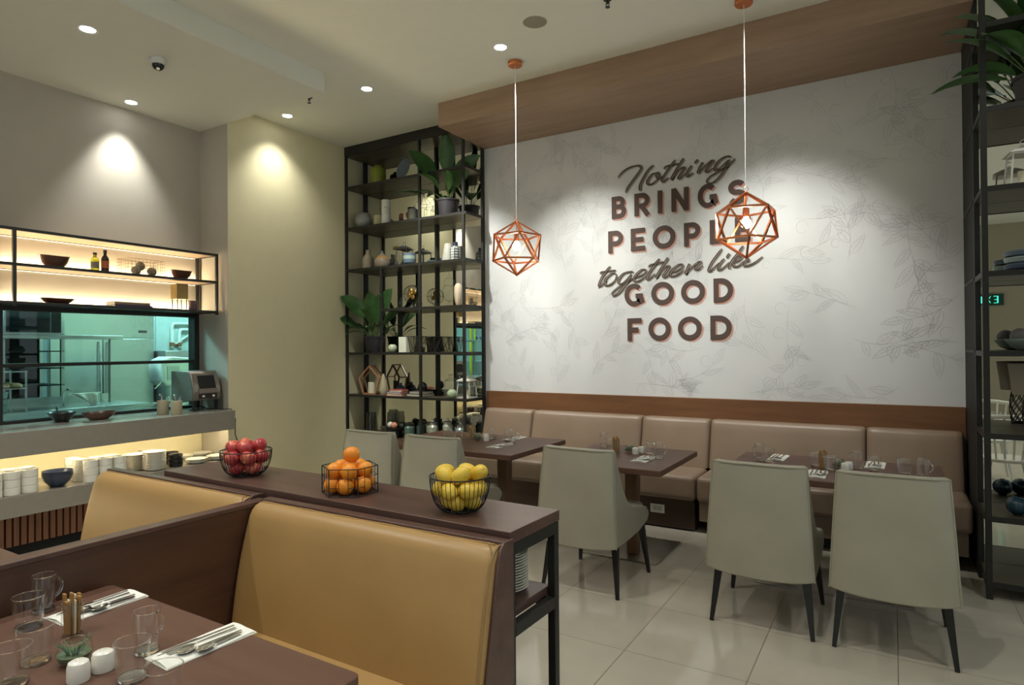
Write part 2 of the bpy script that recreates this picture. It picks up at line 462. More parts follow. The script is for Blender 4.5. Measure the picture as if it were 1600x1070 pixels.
# ------------------------------------------------------------------ wall lettering
SCRIPT = {"Nothing": [[(-2.166, 3.016), (-2.117, 3.064), (-2.047, 3.094), (-1.978, 3.1), (-1.944, 3.085), (-1.948, 3.053), (-2.009, 2.982), (-2.064, 2.916), (-2.092, 2.868)], [(-1.824, 3.081), (-1.88, 3.036), (-1.933, 2.956), (-1.953, 2.908), (-1.951, 2.867)], [(-1.785, 3.007), (-1.836, 3.0), (-1.877, 2.955), (-1.881, 2.92), (-1.844, 2.911), (-1.792, 2.943), (-1.769, 2.983), (-1.785, 3.007), (-1.799, 2.98), (-1.777, 2.955), (-1.733, 2.97)], [(-1.627, 3.096), (-1.674, 3.04), (-1.725, 2.976), (-1.748, 2.937), (-1.733, 2.917), (-1.689, 2.949)], [(-1.729, 3.03), (-1.71, 3.049), (-1.645, 3.057), (-1.588, 3.055)], [(-1.552, 3.098), (-1.603, 3.029), (-1.646, 2.964), (-1.667, 2.925)], [(-1.667, 2.925), (-1.617, 2.981), (-1.567, 3.016), (-1.546, 3.009), (-1.575, 2.968), (-1.6, 2.933), (-1.582, 2.927), (-1.539, 2.963)], [(-1.483, 3.024), (-1.515, 2.976), (-1.526, 2.943), (-1.512, 2.934), (-1.47, 2.959)], [(-1.427, 3.066), (-1.458, 3.038)], [(-1.386, 3.037), (-1.414, 2.992), (-1.432, 2.946)], [(-1.425, 2.945), (-1.366, 2.999), (-1.318, 3.036), (-1.302, 3.03), (-1.339, 2.988), (-1.36, 2.956), (-1.343, 2.947), (-1.299, 2.975)], [(-1.149, 3.043), (-1.185, 3.054), (-1.238, 3.034), (-1.278, 2.992), (-1.285, 2.955), (-1.259, 2.955), (-1.212, 2.988), (-1.172, 3.023)], [(-1.162, 3.025), (-1.192, 2.965), (-1.233, 2.903), (-1.286, 2.856), (-1.334, 2.845), (-1.354, 2.869), (-1.326, 2.903), (-1.259, 2.934), (-1.192, 2.965), (-1.146, 2.998), (-1.12, 3.025)]] ,
 "together": [[(-2.25, 2.202), (-2.292, 2.154), (-2.337, 2.096), (-2.363, 2.037), (-2.359, 2.019), (-2.323, 2.041), (-2.286, 2.073)], [(-2.354, 2.138), (-2.336, 2.152), (-2.271, 2.156), (-2.195, 2.161)], [(-2.199, 2.138), (-2.249, 2.124), (-2.297, 2.08), (-2.301, 2.033), (-2.265, 2.024), (-2.207, 2.061), (-2.189, 2.107), (-2.206, 2.132)], [(-2.027, 2.131), (-2.058, 2.137), (-2.121, 2.122), (-2.164, 2.078), (-2.168, 2.039), (-2.136, 2.03), (-2.08, 2.073), (-2.045, 2.117)], [(-2.045, 2.117), (-2.073, 2.059), (-2.123, 1.996), (-2.172, 1.945), (-2.215, 1.924), (-2.233, 1.942), (-2.215, 1.967), (-2.151, 2.011), (-2.08, 2.047), (-2.017, 2.076)], [(-2.017, 2.076), (-1.955, 2.092), (-1.908, 2.121), (-1.911, 2.144), (-1.948, 2.144), (-1.996, 2.107), (-2.021, 2.069), (-2.011, 2.046), (-1.963, 2.049), (-1.901, 2.088)], [(-1.779, 2.235), (-1.82, 2.186), (-1.867, 2.125), (-1.895, 2.075), (-1.885, 2.054), (-1.841, 2.084), (-1.821, 2.102)], [(-1.88, 2.165), (-1.863, 2.183), (-1.806, 2.192), (-1.74, 2.203)], [(-1.701, 2.238), (-1.74, 2.18), (-1.787, 2.113), (-1.814, 2.06)], [(-1.811, 2.063), (-1.761, 2.124), (-1.714, 2.159), (-1.692, 2.154), (-1.722, 2.108), (-1.745, 2.078), (-1.728, 2.064), (-1.683, 2.093)], [(-1.676, 2.099), (-1.618, 2.114), (-1.57, 2.145), (-1.576, 2.168), (-1.611, 2.164), (-1.656, 2.129), (-1.683, 2.093), (-1.67, 2.07), (-1.625, 2.076), (-1.554, 2.116)], [(-1.509, 2.169), (-1.529, 2.127), (-1.548, 2.078)], [(-1.548, 2.078), (-1.497, 2.131), (-1.434, 2.176), (-1.416, 2.172), (-1.447, 2.14), (-1.46, 2.122), (-1.435, 2.114), (-1.395, 2.145)]] ,
 "like": [[(-1.233, 2.274), (-1.27, 2.228), (-1.314, 2.171), (-1.341, 2.12), (-1.345, 2.096), (-1.326, 2.096), (-1.293, 2.124), (-1.259, 2.159)], [(-1.215, 2.19), (-1.245, 2.155), (-1.263, 2.118), (-1.26, 2.099), (-1.238, 2.101), (-1.201, 2.129), (-1.172, 2.156)], [(-1.172, 2.229), (-1.195, 2.197)], [(-1.061, 2.284), (-1.1, 2.229), (-1.147, 2.173), (-1.172, 2.13), (-1.173, 2.102)], [(-1.158, 2.148), (-1.122, 2.182), (-1.086, 2.202), (-1.076, 2.186), (-1.101, 2.162), (-1.151, 2.147)], [(-1.151, 2.147), (-1.133, 2.12), (-1.112, 2.115), (-1.08, 2.131), (-1.048, 2.158)], [(-1.034, 2.146), (-1.016, 2.155), (-1.02, 2.17), (-1.041, 2.157), (-1.053, 2.129), (-1.045, 2.115), (-1.013, 2.119), (-0.964, 2.14), (-0.909, 2.183)]] }

def catmull(p, n=7):
    out = []; q = [p[0]] + list(p) + [p[-1]]
    for i in range(1, len(q)-2):
        a, b, c, d = q[i-1], q[i], q[i+1], q[i+2]
        for k in range(n):
            t = k/n
            out.append(tuple(.5*((2*b[j]) + (c[j]-a[j])*t + (2*a[j]-5*b[j]+4*c[j]-d[j])*t*t + (3*b[j]-a[j]-3*c[j]+d[j])*t**3) for j in (0,1)))
    return out + [tuple(p[-1])]
def ribbon(mb, pts, wfn, y0, y1, dx=0, dz=0, closed=False):
    n = len(pts); L = []; Rr = []
    for i in range(n):
        if closed: a, b = pts[i-1], pts[(i+1) % n]
        else: a, b = pts[max(i-1,0)], pts[min(i+1,n-1)]
        tx, tz = b[0]-a[0], b[1]-a[1]; l = math.hypot(tx, tz) or 1; nx, nz = -tz/l, tx/l
        k = 1.0
        if 0 < i < n-1 or closed:
            p, c, q = pts[i-1], pts[i], pts[(i+1) % n]
            u = (c[0]-p[0], c[1]-p[1]); lu = math.hypot(*u) or 1
            cs = abs((-u[1]/lu)*nx + (u[0]/lu)*nz); k = min(1/max(cs, .4), 1.8)
        h = wfn(i/(n-1) if n > 1 else 0, (tx/l, tz/l))/2*k
        L.append((pts[i][0]+nx*h+dx, pts[i][1]+nz*h+dz)); Rr.append((pts[i][0]-nx*h+dx, pts[i][1]-nz*h+dz))
    vs = []
    for a, b in zip(L, Rr): vs += [(a[0],y0,a[1]), (b[0],y0,b[1]), (a[0],y1,a[1]), (b[0],y1,b[1])]
    fs = []
    for i in range(n if closed else n-1):
        j = (i+1) % n; a = i*4; b = j*4
        fs += [(a, b, b+1, a+1), (a+2, a+3, b+3, b+2), (a, a+2, b+2, b), (a+1, b+1, b+3, a+3)]
    if not closed: fs += [(0,1,3,2), ((n-1)*4, (n-1)*4+2, (n-1)*4+3, (n-1)*4+1)]
    mb.add(vs, fs)
TS = .043       # stroke of the block capitals
def arc(cx, cz, rx, rz, a0, a1, n=18):
    return [(cx+rx*math.cos(R(a0+(a1-a0)*i/n)), cz+rz*math.sin(R(a0+(a1-a0)*i/n))) for i in range(n+1)]
def glyph(ch, x0, x1, z0, z1):
    t = TS/2; l, r, b, tp = x0+t, x1-t, z0+t, z1-t; cx, cz = (l+r)/2, (b+tp)/2; m = z0+(z1-z0)*.53
    v = [((l, z0), (l, z1))]
    if ch == 'I': return [[(cx, z0), (cx, z1)]]
    if ch == 'L': return [[(l, z0), (l, z1)], [(x0, b), (x1, b)]]
    if ch == 'F': return [[(l, z0), (l, z1)], [(x0, tp), (x1, tp)], [(x0, cz-.003), (x1-.03, cz-.003)]]
    if ch == 'E': return [[(l, z0), (l, z1)], [(x0, tp), (x1, tp)], [(x0, cz), (x1-.015, cz)], [(x0, b), (x1, b)]]
    if ch == 'N': return [[(l, z0), (l, z1)], [(r, z0), (r, z1)], [(l-.004, z1-.005), (r+.004, z0+.005)]]
    if ch == 'O': return ['closed', arc(cx, cz, r-cx, tp-cz, 0, 348, 29)]
    if ch == 'D':
        h = (tp-b)/2; return [[(l, z0), (l, z1)], [(x0+.01, tp), (r-h, tp)] + arc(r-h, cz, h, h, 88, -88) + [(r-h, b), (x0+.01, b)]]
    if ch == 'P':
        mm = z0+(z1-z0)*.42; h = (tp-mm)/2; return [[(l, z0), (l, z1)], [(x0+.01, tp), (r-h, tp)] + arc(r-h, (tp+mm)/2, h, h, 88, -88) + [(r-h, mm), (x0+.01, mm)]]
    if ch == 'R':
        mm = z0+(z1-z0)*.44; h = (tp-mm)/2; return [[(l, z0), (l, z1)], [(x0+.01, tp), (r-h-.006, tp)] + arc(r-h-.006, (tp+mm)/2, h, h, 88, -88) + [(r-h-.006, mm), (x0+.01, mm)], [(cx-.008, mm), (x1-t, z0)]]
    if ch == 'B':
        mm = m; h = (tp-mm)/2; g = (mm-b)/2
        return [[(l, z0), (l, z1)], [(x0+.01, tp), (r-h-.01, tp)] + arc(r-h-.01, (tp+mm)/2, h, h, 88, -88) + [(r-h-.01, mm), (x0+.01, mm)],
                [(x0+.01, mm), (r-g, mm)] + arc(r-g, (mm+b)/2, g, g, 88, -88) + [(r-g, b), (x0+.01, b)]]
    if ch == 'G': return [arc(cx+.005, cz, (r-l)/2+.005, tp-cz, 48, 318, 26) + [(r, b+.02), (r, cz-.012)], [(cx+.02, cz-.012), (r+t, cz-.012)]]
    if ch == 'S':
        h = (tp-b)/4; rx = (r-l)/2
        return [arc(cx, tp-h, rx*.92, h, 30, 262, 16) + arc(cx, b+h, rx, h, 82, -150, 18)]
WORDS = [('BRINGS', [(-2.231,-2.091),(-2.01,-1.861),(-1.791,-1.748),(-1.666,-1.512),(-1.435,-1.272),(-1.183,-1.031)], 2.638, 2.845),
         ('PEOPLE', [(-2.269,-2.124),(-2.047,-1.913),(-1.841,-1.635),(-1.557,-1.415),(-1.335,-1.215),(-1.127,-1.000)], 2.322, 2.528),
         ('GOOD', [(-2.113,-1.938),(-1.859,-1.652),(-1.588,-1.381),(-1.308,-1.146)], 1.820, 2.025),
         ('FOOD', [(-2.087,-1.951),(-1.888,-1.684),(-1.619,-1.411),(-1.338,-1.161)], 1.502, 1.708)]
let = thing('wall_lettering', 'dark brown slogan lettering painted on the pale leaf wallpaper above the banquette', 'wall lettering')
for word, xs, z0, z1 in WORDS:
    back = MB(); front = MB()
    for ch, (a, b) in zip(word, xs):
        g = glyph(ch, a, b, z0, z1); closed = g[0] == 'closed'
        for q_, st in enumerate(g[1:] if closed else g):
            ribbon(front, st, lambda t, d: TS, FY-.0075-q_*.0006, FY-.0050-q_*.0006, closed=closed)
            ribbon(back, st, lambda t, d: TS, FY-.0024-q_*.0005, FY-.0012-q_*.0005, .014, -.015, closed=closed)
    o = front.build('word', M['lettering'], let, smooth=0)
    back.build('drop_shadow', M['letpink'], o, smooth=0)['label'] = 'pale pink drop shadow of the capitals'
for key, w0 in (('Nothing', .026), ('together', .025), ('like', .025)):
    front = MB(); back = MB(); hl = MB()
    for st in SCRIPT[key]:
        p = catmull(st)
        def wf(t, d, w0=w0):       # down-strokes are thick, upward joins thin
            steep = abs(d[1]); down = -d[1] if len(st) > 3 else steep
            return w0*(.5 + .5*max(0, min(1, steep if down > -.1 else .25)))*(min(1, .45+6*min(t, 1-t)))
        ribbon(front, p, wf, FY-.010, FY-.008)
        ribbon(back, p, wf, FY-.0035, FY-.001, .008, -.009)
        ribbon(hl, p, lambda t, d: wf(t, d)*.14 if abs(d[1]) > .5 else .0004, FY-.0108, FY-.0102, .003, 0)
    o = front.build('word', M['lettering'], let, smooth=0)
    back.build('drop_shadow', M['letgrey'], o, smooth=0)
    hl.build('highlight_line', M['letgrey'], o, smooth=0)

# ------------------------------------------------------------------ ceiling fittings
t = thing('ceiling_speaker', 'round grey ceiling speaker grille above the left pendant lamp', 'speaker', (-2.15, 3.895, 3.762))
MB().lathe([(.085, -.003), (.092, -.005), (.097, 0), (.085, 0)], n=40).build('rim', M['ceil'], t)
MB().lathe([(0, -.005), (.085, -.004), (.085, -.0005), (0, -.0005)], n=40).build('grille', plain('speaker_grille', S(150,146,128), .7, bmp=.4, bscale=400), t)
def sprinkler(x, y, label):
    t = thing('fire_sprinkler', label, 'sprinkler', (x, y, 3.762), 0, 'fire sprinklers')
    b = MB(); b.lathe([(0,0),(.03,0),(.026,-.006),(.009,-.008),(.009,-.03),(0,-.03)][::-1]); b.build('escutcheon', M['black'], t)
    b = MB(); b.tube([(.009,0,-.02),(.013,0,-.035),(.004,0,-.05)], .0025, 6).tube([(-.009,0,-.02),(-.013,0,-.035),(-.004,0,-.05)], .0025, 6)
    b.lathe([(0,-.054),(.016,-.054),(.016,-.051),(0,-.051)], n=16); b.build('deflector', M['black'], t)
sprinkler(-4.564, 3.963, 'small chrome fire sprinkler beside the corner of the lowered ceiling')
sprinkler(-1.60, 3.90, 'small fire sprinkler at the top edge of the photo, right of the ceiling speaker')
t = thing('security_camera', 'white dome security camera with dark lens under the lowered ceiling', 'security camera', (-4.605, 2.598, 3.594))
MB().lathe([(0,-.045),(.052,-.045),(.058,-.035),(.060,-.004),(.056,0),(0,0)], n=32).build('housing', M['plastic'], t)
MB().lathe([(0,-.085),(.014,-.084),(.028,-.076),(.038,-.062),(.041,-.045),(0,-.045)], n=28).build('dome', plain('smoked_dome', S(30,30,34), .06), t)
o = MB().lathe([(0,0),(.012,0),(.012,.006),(0,.006)], n=16).build('lens', M['chrome'], t, loc=(.022,-.012,-.078), rot=(R(20), R(150), 0))

# ------------------------------------------------------------------ pendant lamps
def pendant():
    t = thing('pendant_lamp', '', 'pendant lamp', (0,0,0), 0, 'copper geometric pendant lamps')
    MB().lathe([(0,-.032),(.055,-.032),(.058,-.028),(.058,0),(0,0)], n=32).build('canopy', M['copper'], t)
    MB().tube([(0,0,-.03),(.0012,0,-.5),(-.001,0,-1.27)], .0022, 6).build('cord', M['plastic'], t)
    c = Vector((0,0,-1.51)); r = .218
    top = c + Vector((0,0,r)); bot = c - Vector((0,0,r)); h = r/math.sqrt(5); rr = 2*h
    a0 = R(20); U = [c + Vector((rr*math.cos(a0+2*math.pi*i/5), rr*math.sin(a0+2*math.pi*i/5), h)) for i in range(5)]
    D = [c + Vector((rr*math.cos(a0+2*math.pi*(i+.5)/5), rr*math.sin(a0+2*math.pi*(i+.5)/5), -h)) for i in range(5)]
    f = MB()
    for i in range(5):
        j = (i+1) % 5
        for a, b in ((top,U[i]),(bot,D[i]),(U[i],U[j]),(D[i],D[j]),(U[i],D[i]),(U[j],D[i])): f.bar(a, b, .013)
    for p in U + D + [top, bot]: f.sphere(p, .009, 8, 6)
    f.build('cage', M['copper'], t)
    MB().ring((0,0,-1.268), .016, .002, 20, 6, 'y').build('hook_ring', M['copper'], t)
    MB().lathe([(0,0),(.019,0),(.021,.004),(.021,.055),(.012,.062),(.004,.066),(.003,.15),(0,.15)], (0,0,-1.455), 20).build('socket', M['copper'], t)
    g = MB().lathe([(0,-.075),(.012,-.074),(.026,-.065),(.033,-.047),(.031,-.03),(.018,-.01),(.013,0),(0,0)], (0,0,-1.455), 20).build('bulb', M['bulb'], t)
    return t
P_ = Proto(pendant)
P_.put((-2.594, 4.361, 3.762), 'copper icosahedron pendant lamp hanging between the shelf tower and the lettering', rz=R(0))
P_.put((-.829, 4.392, 3.762), 'copper icosahedron pendant lamp hanging in front of the wall lettering', rz=R(14)).location.z = 3.762 - .035 + .035

# ------------------------------------------------------------------ banquette
def soft_back(x0, x1, zt, name='back_cushion', mat=None, parent=None, y_top=5.345, y_bot=5.25, z0=.44, yb=5.46):
    """upholstered back segment: leaning front face, rolled top edge, pinched ends"""
    mb = MB(); nu = 14; prof = [(yb, z0), (y_bot, z0)]
    for k in range(1, 7): prof.append((y_bot+(y_top-y_bot)*k/7, z0+(zt-.035-z0)*k/7))
    prof += [(y_top-.004, zt-.035), (y_top+.006, zt-.014), (y_top+.026, zt-.002), (y_top+.05, zt), (yb, zt-.004)]
    vs = []; w = x1 - x0
    us = [0, .006/w, .018/w, .04/w] + [(.08 + (w-.16)*i/8)/w for i in range(9)] + [1-.04/w, 1-.018/w, 1-.006/w, 1]
    pinch = {0: .030, 1: .016, 2: .006, 3: .001}
    for iu, u in enumerate(us):
        e = min(iu, len(us)-1-iu); d = pinch.get(e, 0)
        for ip, (y, z) in enumerate(prof):
            puff = 0
            if 1 <= ip <= 8: puff = -.010*math.sin(math.pi*u)*math.sin(math.pi*(ip-1)/8)
            vs.append((x0+w*u, min(y + puff + (d if ip not in (0, len(prof)-1) else 0), yb), z - (d*.5 if ip > 7 else 0)))
    n = len(prof); fs = []
    for i in range(len(us)-1):
        for k in range(n-1): fs.append((i*n+k, (i+1)*n+k, (i+1)*n+k+1, i*n+k+1))
    fs.append(tuple(range(n))[::1]); fs.append(tuple((len(us)-1)*n+k for k in range(n))[::-1])
    mb.add(vs, fs)
    return mb.build(name, mat or M['taupe'], parent, smooth=50)
def soft_seat(x0, x1, y0, y1, z0, z1, parent, mat=None, name='seat_cushion'):
    mb = MB(); mb.box(x0+.002, x1-.002, y0, y1, z0, z1)
    return mb.build(name, mat or M['taupe'], parent, bevel=.035, seg=5)
b1 = thing('banquette', 'long taupe leather banquette section on a dark wood plinth, left of the gap', 'banquette')
for a, b in ((-3.58,-3.018), (-3.014,-1.907), (-1.903,-1.317)): soft_back(a, b, .835, parent=b1)
for a, b in ((-3.58,-2.45), (-2.446,-1.317)): soft_seat(a, b, 4.865, 5.30, .245, .44, b1)
box(-3.56, -1.335, 4.925, 5.44, .012, .245).build('plinth', M['plinthwood'], b1, bevel=.003)
b2 = thing('banquette', 'taupe leather banquette section at the right end, beside the dark shelving', 'banquette')
for a, b in ((-1.309,-.179), (-.175,.415)): soft_back(a, b, .835, parent=b2)
soft_seat(-1.309, .425, 4.865, 5.30, .245, .44, b2)
box(-1.295, .40, 4.905, 5.44, .095, .245).build('base_panel', M['taupe'], b2, bevel=.004)
box(-1.20, .35, 5.0, 5.40, 0, .095).build('plinth', M['blackside'], b2)
# floor strip in front of the plinth
t = thing('wall_socket', 'white double wall socket plate on the dark banquette plinth', 'socket', (-1.63, 4.924, .15))
box(-.058, .058, -.007, 0, -.035, .035).build('faceplate', M['plastic'], t, bevel=.003)
q = MB(); q.box(-.036, .036, -.010, -.006, -.019, .021)
q.build('socket_insert', plain('socket_grey', S(198,198,192), .4), t, bevel=.001)
q = MB()
for sx in (-.018, .018):
    for dx in (-.006, .006): q.box(sx+dx-.0012, sx+dx+.0012, -.0108, -.0099, -.006, .004)
q.build('slot', M['dark'], t)

# ------------------------------------------------------------------ dining tables
def table(name_label, x0, x1, y0, y1, legs, plates, ztop=.70):
    cx, cy = (x0+x1)/2, (y0+y1)/2
    t = thing('dining_table', name_label, 'table', (cx, cy, 0), 0, 'brown square dining tables')
    box(x0-cx, x1-cx, y0-cy, y1-cy, ztop-.038, ztop).build('tabletop', M['table'], t, bevel=.005, seg=3)
    for lx, ly in legs:
        MB().bar((lx-cx, ly-cy, ztop-.039), (lx-cx, ly-cy, .012), .088, .088, .070).build('leg', M['tablewood'], t, bevel=.004)
    for a, b, c, d in plates:
        box(a-cx, b-cx, c-cy, d-cy, 0, .010).build('base_plate', M['plate3'], t, bevel=.002)
    return t
table('brown wooden dining table under the left pendant, laid for several guests beside the shelf tower', -3.52, -2.27, 3.716, 4.57, [(-2.56, 4.1), (-3.2, 4.1)], [(-2.83, -2.30, 3.94, 4.44), (-3.45, -2.93, 3.94, 4.44)])
table('brown wooden dining table in the middle, in front of the white wall socket', -1.975, -1.20, 3.685, 4.52, [(-1.56, 4.18)], [(-1.90, -1.352, 4.04, 4.60)])
table('brown wooden dining table at the right with two pale chairs side by side', -.90, .245, 3.845, 4.66, [(-.6, 4.25), (-.05, 4.25)], [(-.74, .09, 4.06, 4.50)])

# ------------------------------------------------------------------ dining chairs
def chair():
    t = thing('dining_chair', '', 'chair', (0,0,0), 0, 'pale grey dining chairs')
    def half(v): return .262 + (.228-.262)*v            # half width, wider at the bottom
    def outer(u, v):
        s = 2*u-1; x = s*half(v)
        z = .30 + .55*v - (.022*(1-s*s))*(1-v)
        y = -.335 + .035*v + .030*abs(s)**6 + .012*math.sin(math.pi*v)*-1
        return (x, y, z)
    def inner(u, v):
        x, y, z = outer(u, v); return (x*.93, y+.065-.01*v, z)
    b = MB(); nu, nv = 16, 8
    vo = [outer(i/nu, j/nv) for j in range(nv+1) for i in range(nu+1)]; vi = [inner(i/nu, j/nv) for j in range(nv+1) for i in range(nu+1)]
    N = len(vo); q = lambda i, j: j*(nu+1)+i; fs = []
    for j in range(nv):
        for i in range(nu):
            fs.append((q(i,j), q(i+1,j), q(i+1,j+1), q(i,j+1))); fs.append((N+q(i,j), N+q(i,j+1), N+q(i+1,j+1), N+q(i+1,j)))
    for i in range(nu):
        fs.append((q(i,nv), q(i+1,nv), N+q(i+1,nv), N+q(i,nv))); fs.append((q(i,0), N+q(i,0), N+q(i+1,0), q(i+1,0)))
    for j in range(nv):
        fs.append((q(0,j), q(0,j+1), N+q(0,j+1), N+q(0,j))); fs.append((q(nu,j), N+q(nu,j), N+q(nu,j+1), q(nu,j+1)))
    b.add(vo+vi, fs); b.build('backrest', M['chair'], t, bevel=.008, seg=3)
    rim = [outer(0, v/8) for v in range(9)] + [outer(i/8, 1) for i in range(1, 8)] + [outer(1, 1-v/8) for v in range(9)]
    rim = [(x*.985, y-.003, z-.004 if z > .83 else z) for x, y, z in rim]
    MB().tube(rim, .0042, 6).build('piping', M['piping'], t)
    for s in (-1, 1):
        prof = [(-.30,.30), (-.265,.845), (-.225,.845), (-.20,.74), (-.155,.62), (-.10,.535), (-.03,.49), (.06,.47), (.14,.455), (.205,.435), (.235,.405), (.235,.375), (.20,.345), (.05,.315), (-.15,.302)]
        m = MB(); n = len(prof)
        X = [.262 + (.228-.262)*(z-.30)/.55 for y, z in prof]
        a = [(s*(x-.002), y, z) for x, (y, z) in zip(X, prof)]; c = [(s*(x-.045), y, z) for x, (y, z) in zip(X, prof)]
        A = tuple(range(n)); B = tuple(range(n, 2*n)); fs = [A if s < 0 else A[::-1], B[::-1] if s < 0 else B]
        for i in range(n):
            j = (i+1) % n; fs.append((j, i, n+i, n+j) if s < 0 else (i, j, n+j, n+i))
        m.add(a + c, fs); m.build('side_panel', M['chair'], t, bevel=.012, seg=3)
    box(-.215, .215, -.26, .255, .325, .455).build('seat', M['chair'], t, bevel=.03, seg=4)
    for sx in (-1, 1):
        for sy in (-1, 1):
            MB().bar((sx*.205, sy*.205, .345), (sx*.243, sy*.258 - .005, 0), .042, .036, .019).build('leg', M['legblack'], t, bevel=.002)
    return t
C_ = Proto(chair); G = 'pale grey dining chairs'
C_.put((-3.27, 3.64, 0), 'pale grey leather chair leftmost of the row, against the cream wall', G)
C_.put((-2.695, 3.64, 0), 'pale grey leather chair second from the left, behind the orange basket', G)
C_.put((-1.60, 3.655, 0), 'pale grey leather chair in the middle with its right side and wing visible', G, rz=R(-1))
C_.put((-.592, 3.655, 0), 'pale grey leather chair on the left of the pair at the right table', G)
C_.put((-.018, 3.655, 0), 'pale grey leather chair on the right of the pair, nearest the dark shelving', G, rz=R(1))

# ------------------------------------------------------------------ booths and the serving console behind them
def booth(x0, x1, label, right_end):
    t = thing('booth_bench', label, 'booth seat')
    # wooden carcass: side profile follows the leaning cushion
    prof = [(1.672, 0), (1.672, .853), (1.632, .853), (1.545, .44), (1.535, 0)]
    MB().prism([(x0+.002, y, z) for y, z in prof], (x1-x0-.004, 0, 0)).build('frame', M['walnut'], t, bevel=.002)
    ep = [(1.674, 0), (1.674, .855), (1.622, .855), (1.606, .842)] + [(1.545 + (z-.44)*(1.632-1.545)/(.853-.44) - .036, z) for z in (.80, .62, .44)] + [(1.485, 0)]
    MB().prism([(x1-.010, y, z) for y, z in ep], (.010, 0, 0)).build('end_panel', M['walnut'], t, bevel=.002)
    # cushion
    mb = MB(); a, b = x0+.004, x1-.0105; w = b - a
    yb = lambda z: 1.545 + (z-.44)*(1.632-1.545)/(.853-.44)
    pr = []
    for k in range(9):
        z = .40 + (.80-.40)*k/8; pr.append((yb(z)-.055-.012*math.sin(math.pi*k/9), z))
    pr += [(yb(.82)-.052, .822), (yb(.84)-.040, .838), (yb(.85)-.020, .847), (yb(.853)-.002, .845)]
    pr = [(yb(.40)-.002, .40)] + pr
    us = [0, .004/w, .012/w, .03/w] + [(.06 + (w-.12)*i/10)/w for i in range(11)] + [1-.03/w, 1-.012/w, 1-.004/w, 1]
    pin = {0: .022, 1: .010, 2: .004, 3: .001}; vs = []; n = len(pr)
    for iu, u in enumerate(us):
        d = pin.get(min(iu, len(us)-1-iu), 0)
        for ip, (y, z) in enumerate(pr):
            vs.append((a + w*u, min(y + (d if 0 < ip < n-1 else 0), yb(z)-.001), z - (d*.6 if ip > 8 else 0)))
    fs = [(i*n+k, (i+1)*n+k, (i+1)*n+k+1, i*n+k+1) for i in range(len(us)-1) for k in range(n-1)]
    fs += [tuple(range(n)), tuple((len(us)-1)*n+k for k in range(n))[::-1]]
    mb.add(vs, fs); c = mb.build('back_cushion', M['tan'], t, smooth=55)
    edge = [(b-.006, y-.001 if i else y, z) for i, (y, z) in enumerate(pr[1:])]
    MB().tube([(x, min(y+.006, yb(z)-.003), z) for x, y, z in edge], .0038, 6).build('piping', M['tanpipe'], c)
    top = [(a + .03 + (w-.05)*i/20, yb(.845)-.016, .8475 + .0012*math.sin(i*1.7)) for i in range(21)]
    MB().tube(top, .003, 6).build('piping', M['tan'], c)
    MB().tube([(b-.045, yb(.84)-.012, .8485), (b-.028, yb(.84)-.028, .845), (b-.012, yb(.83)-.042, .832), (b-.008, yb(.8)-.046, .80)], .0028, 6).build('seam', M['tanpipe'], c)
    box(x0+.004, x1-.012, 1.10, 1.53, .29, .415).build('seat_cushion', M['tan'], t, bevel=.03, seg=4)
    box(x0+.01, x1-.03, 1.14, 1.53, 0, .29).build('seat_base', M['walnut'], t, bevel=.002)
    return t
booth(-2.17, -1.015, 'tan leather booth bench with high back, in front of the lemons and oranges', True)
o = booth(-3.40, -2.235, 'tan leather booth bench beyond the wooden divider, in front of the apples', False); o.location = (0, .02, 0)
t = thing('booth_divider', 'low dark wooden divider wall between the two booths', 'divider')
box(-2.230, -2.176, -.6, 1.668, 0, .825).build('panel', M['walnut_y'], t, bevel=.001)
box(-2.232, -2.174, -.6, 1.668, .825, .842).build('cap_rail', M['walnut'], t, bevel=.002)

# console with black metal frame, turned a touch
c = thing('serving_console', 'long dark wood serving console with black metal legs, holding the fruit', 'console table', (-1.03, 1.68, 0), R(-1.2))
box(-1.985, 0, 0, .325, .832, .87).build('worktop', M['walnut'], c, bevel=.002)
box(-1.985, -.035, .01, .315, .57, .60).build('middle_shelf', M['walnut'], c, bevel=.002)
box(-1.985, -.035, .01, .315, .085, .112).build('bottom_shelf', M['walnut'], c, bevel=.002)
for y in (.0, .29):
    for x in (-.032, -1.985):
        box(x, x+.03, y+.002, y+.032, 0, .831).build('leg', M['black'], c, bevel=.002)
fr = MB()
for z in (.79, .53, .05):
    fr.box(-.032, -.002, .034, .29, z, z+.04 if z < .7 else .831)
    for y in (.004, .292): fr.box(-1.955, -.034, y, y+.028, z, z+.035 if z < .7 else .831)
fr.build('frame_rail', M['black'], c, bevel=.002)

# plates on the console's middle shelf
def plate_proto(r=.088, mat='white', name='dinner_plate', cat='plate'):
    def mk():
        o = MB().lathe([(0,.002),(r*.55,.002),(r*.6,0),(r*.63,.002),(r*.97,.013),(r,.0155),(r*.985,.017),(r*.66,.0065),(r*.6,.0055),(0,.0055)], n=40).build(name, M[mat])
        return tag(o, '', cat)
    return Proto(mk)
ORD = ['topmost', 'second from the top', 'third from the top', 'fourth from the top', 'fifth from the top', 'sixth from the top', 'seventh from the top', 'eighth from the top', 'ninth from the top', 'tenth from the top', 'eleventh from the top', 'twelfth from the top', 'thirteenth from the top', 'fourteenth from the top']
pp = plate_proto()
N_ = 13
for k in range(N_):
    pp.put((-1.185, 1.885, .6005 + k*.0098), f'white plate, {ORD[N_-1-k]} of the stack on the console shelf below the fruit', 'white plates on the console shelf')

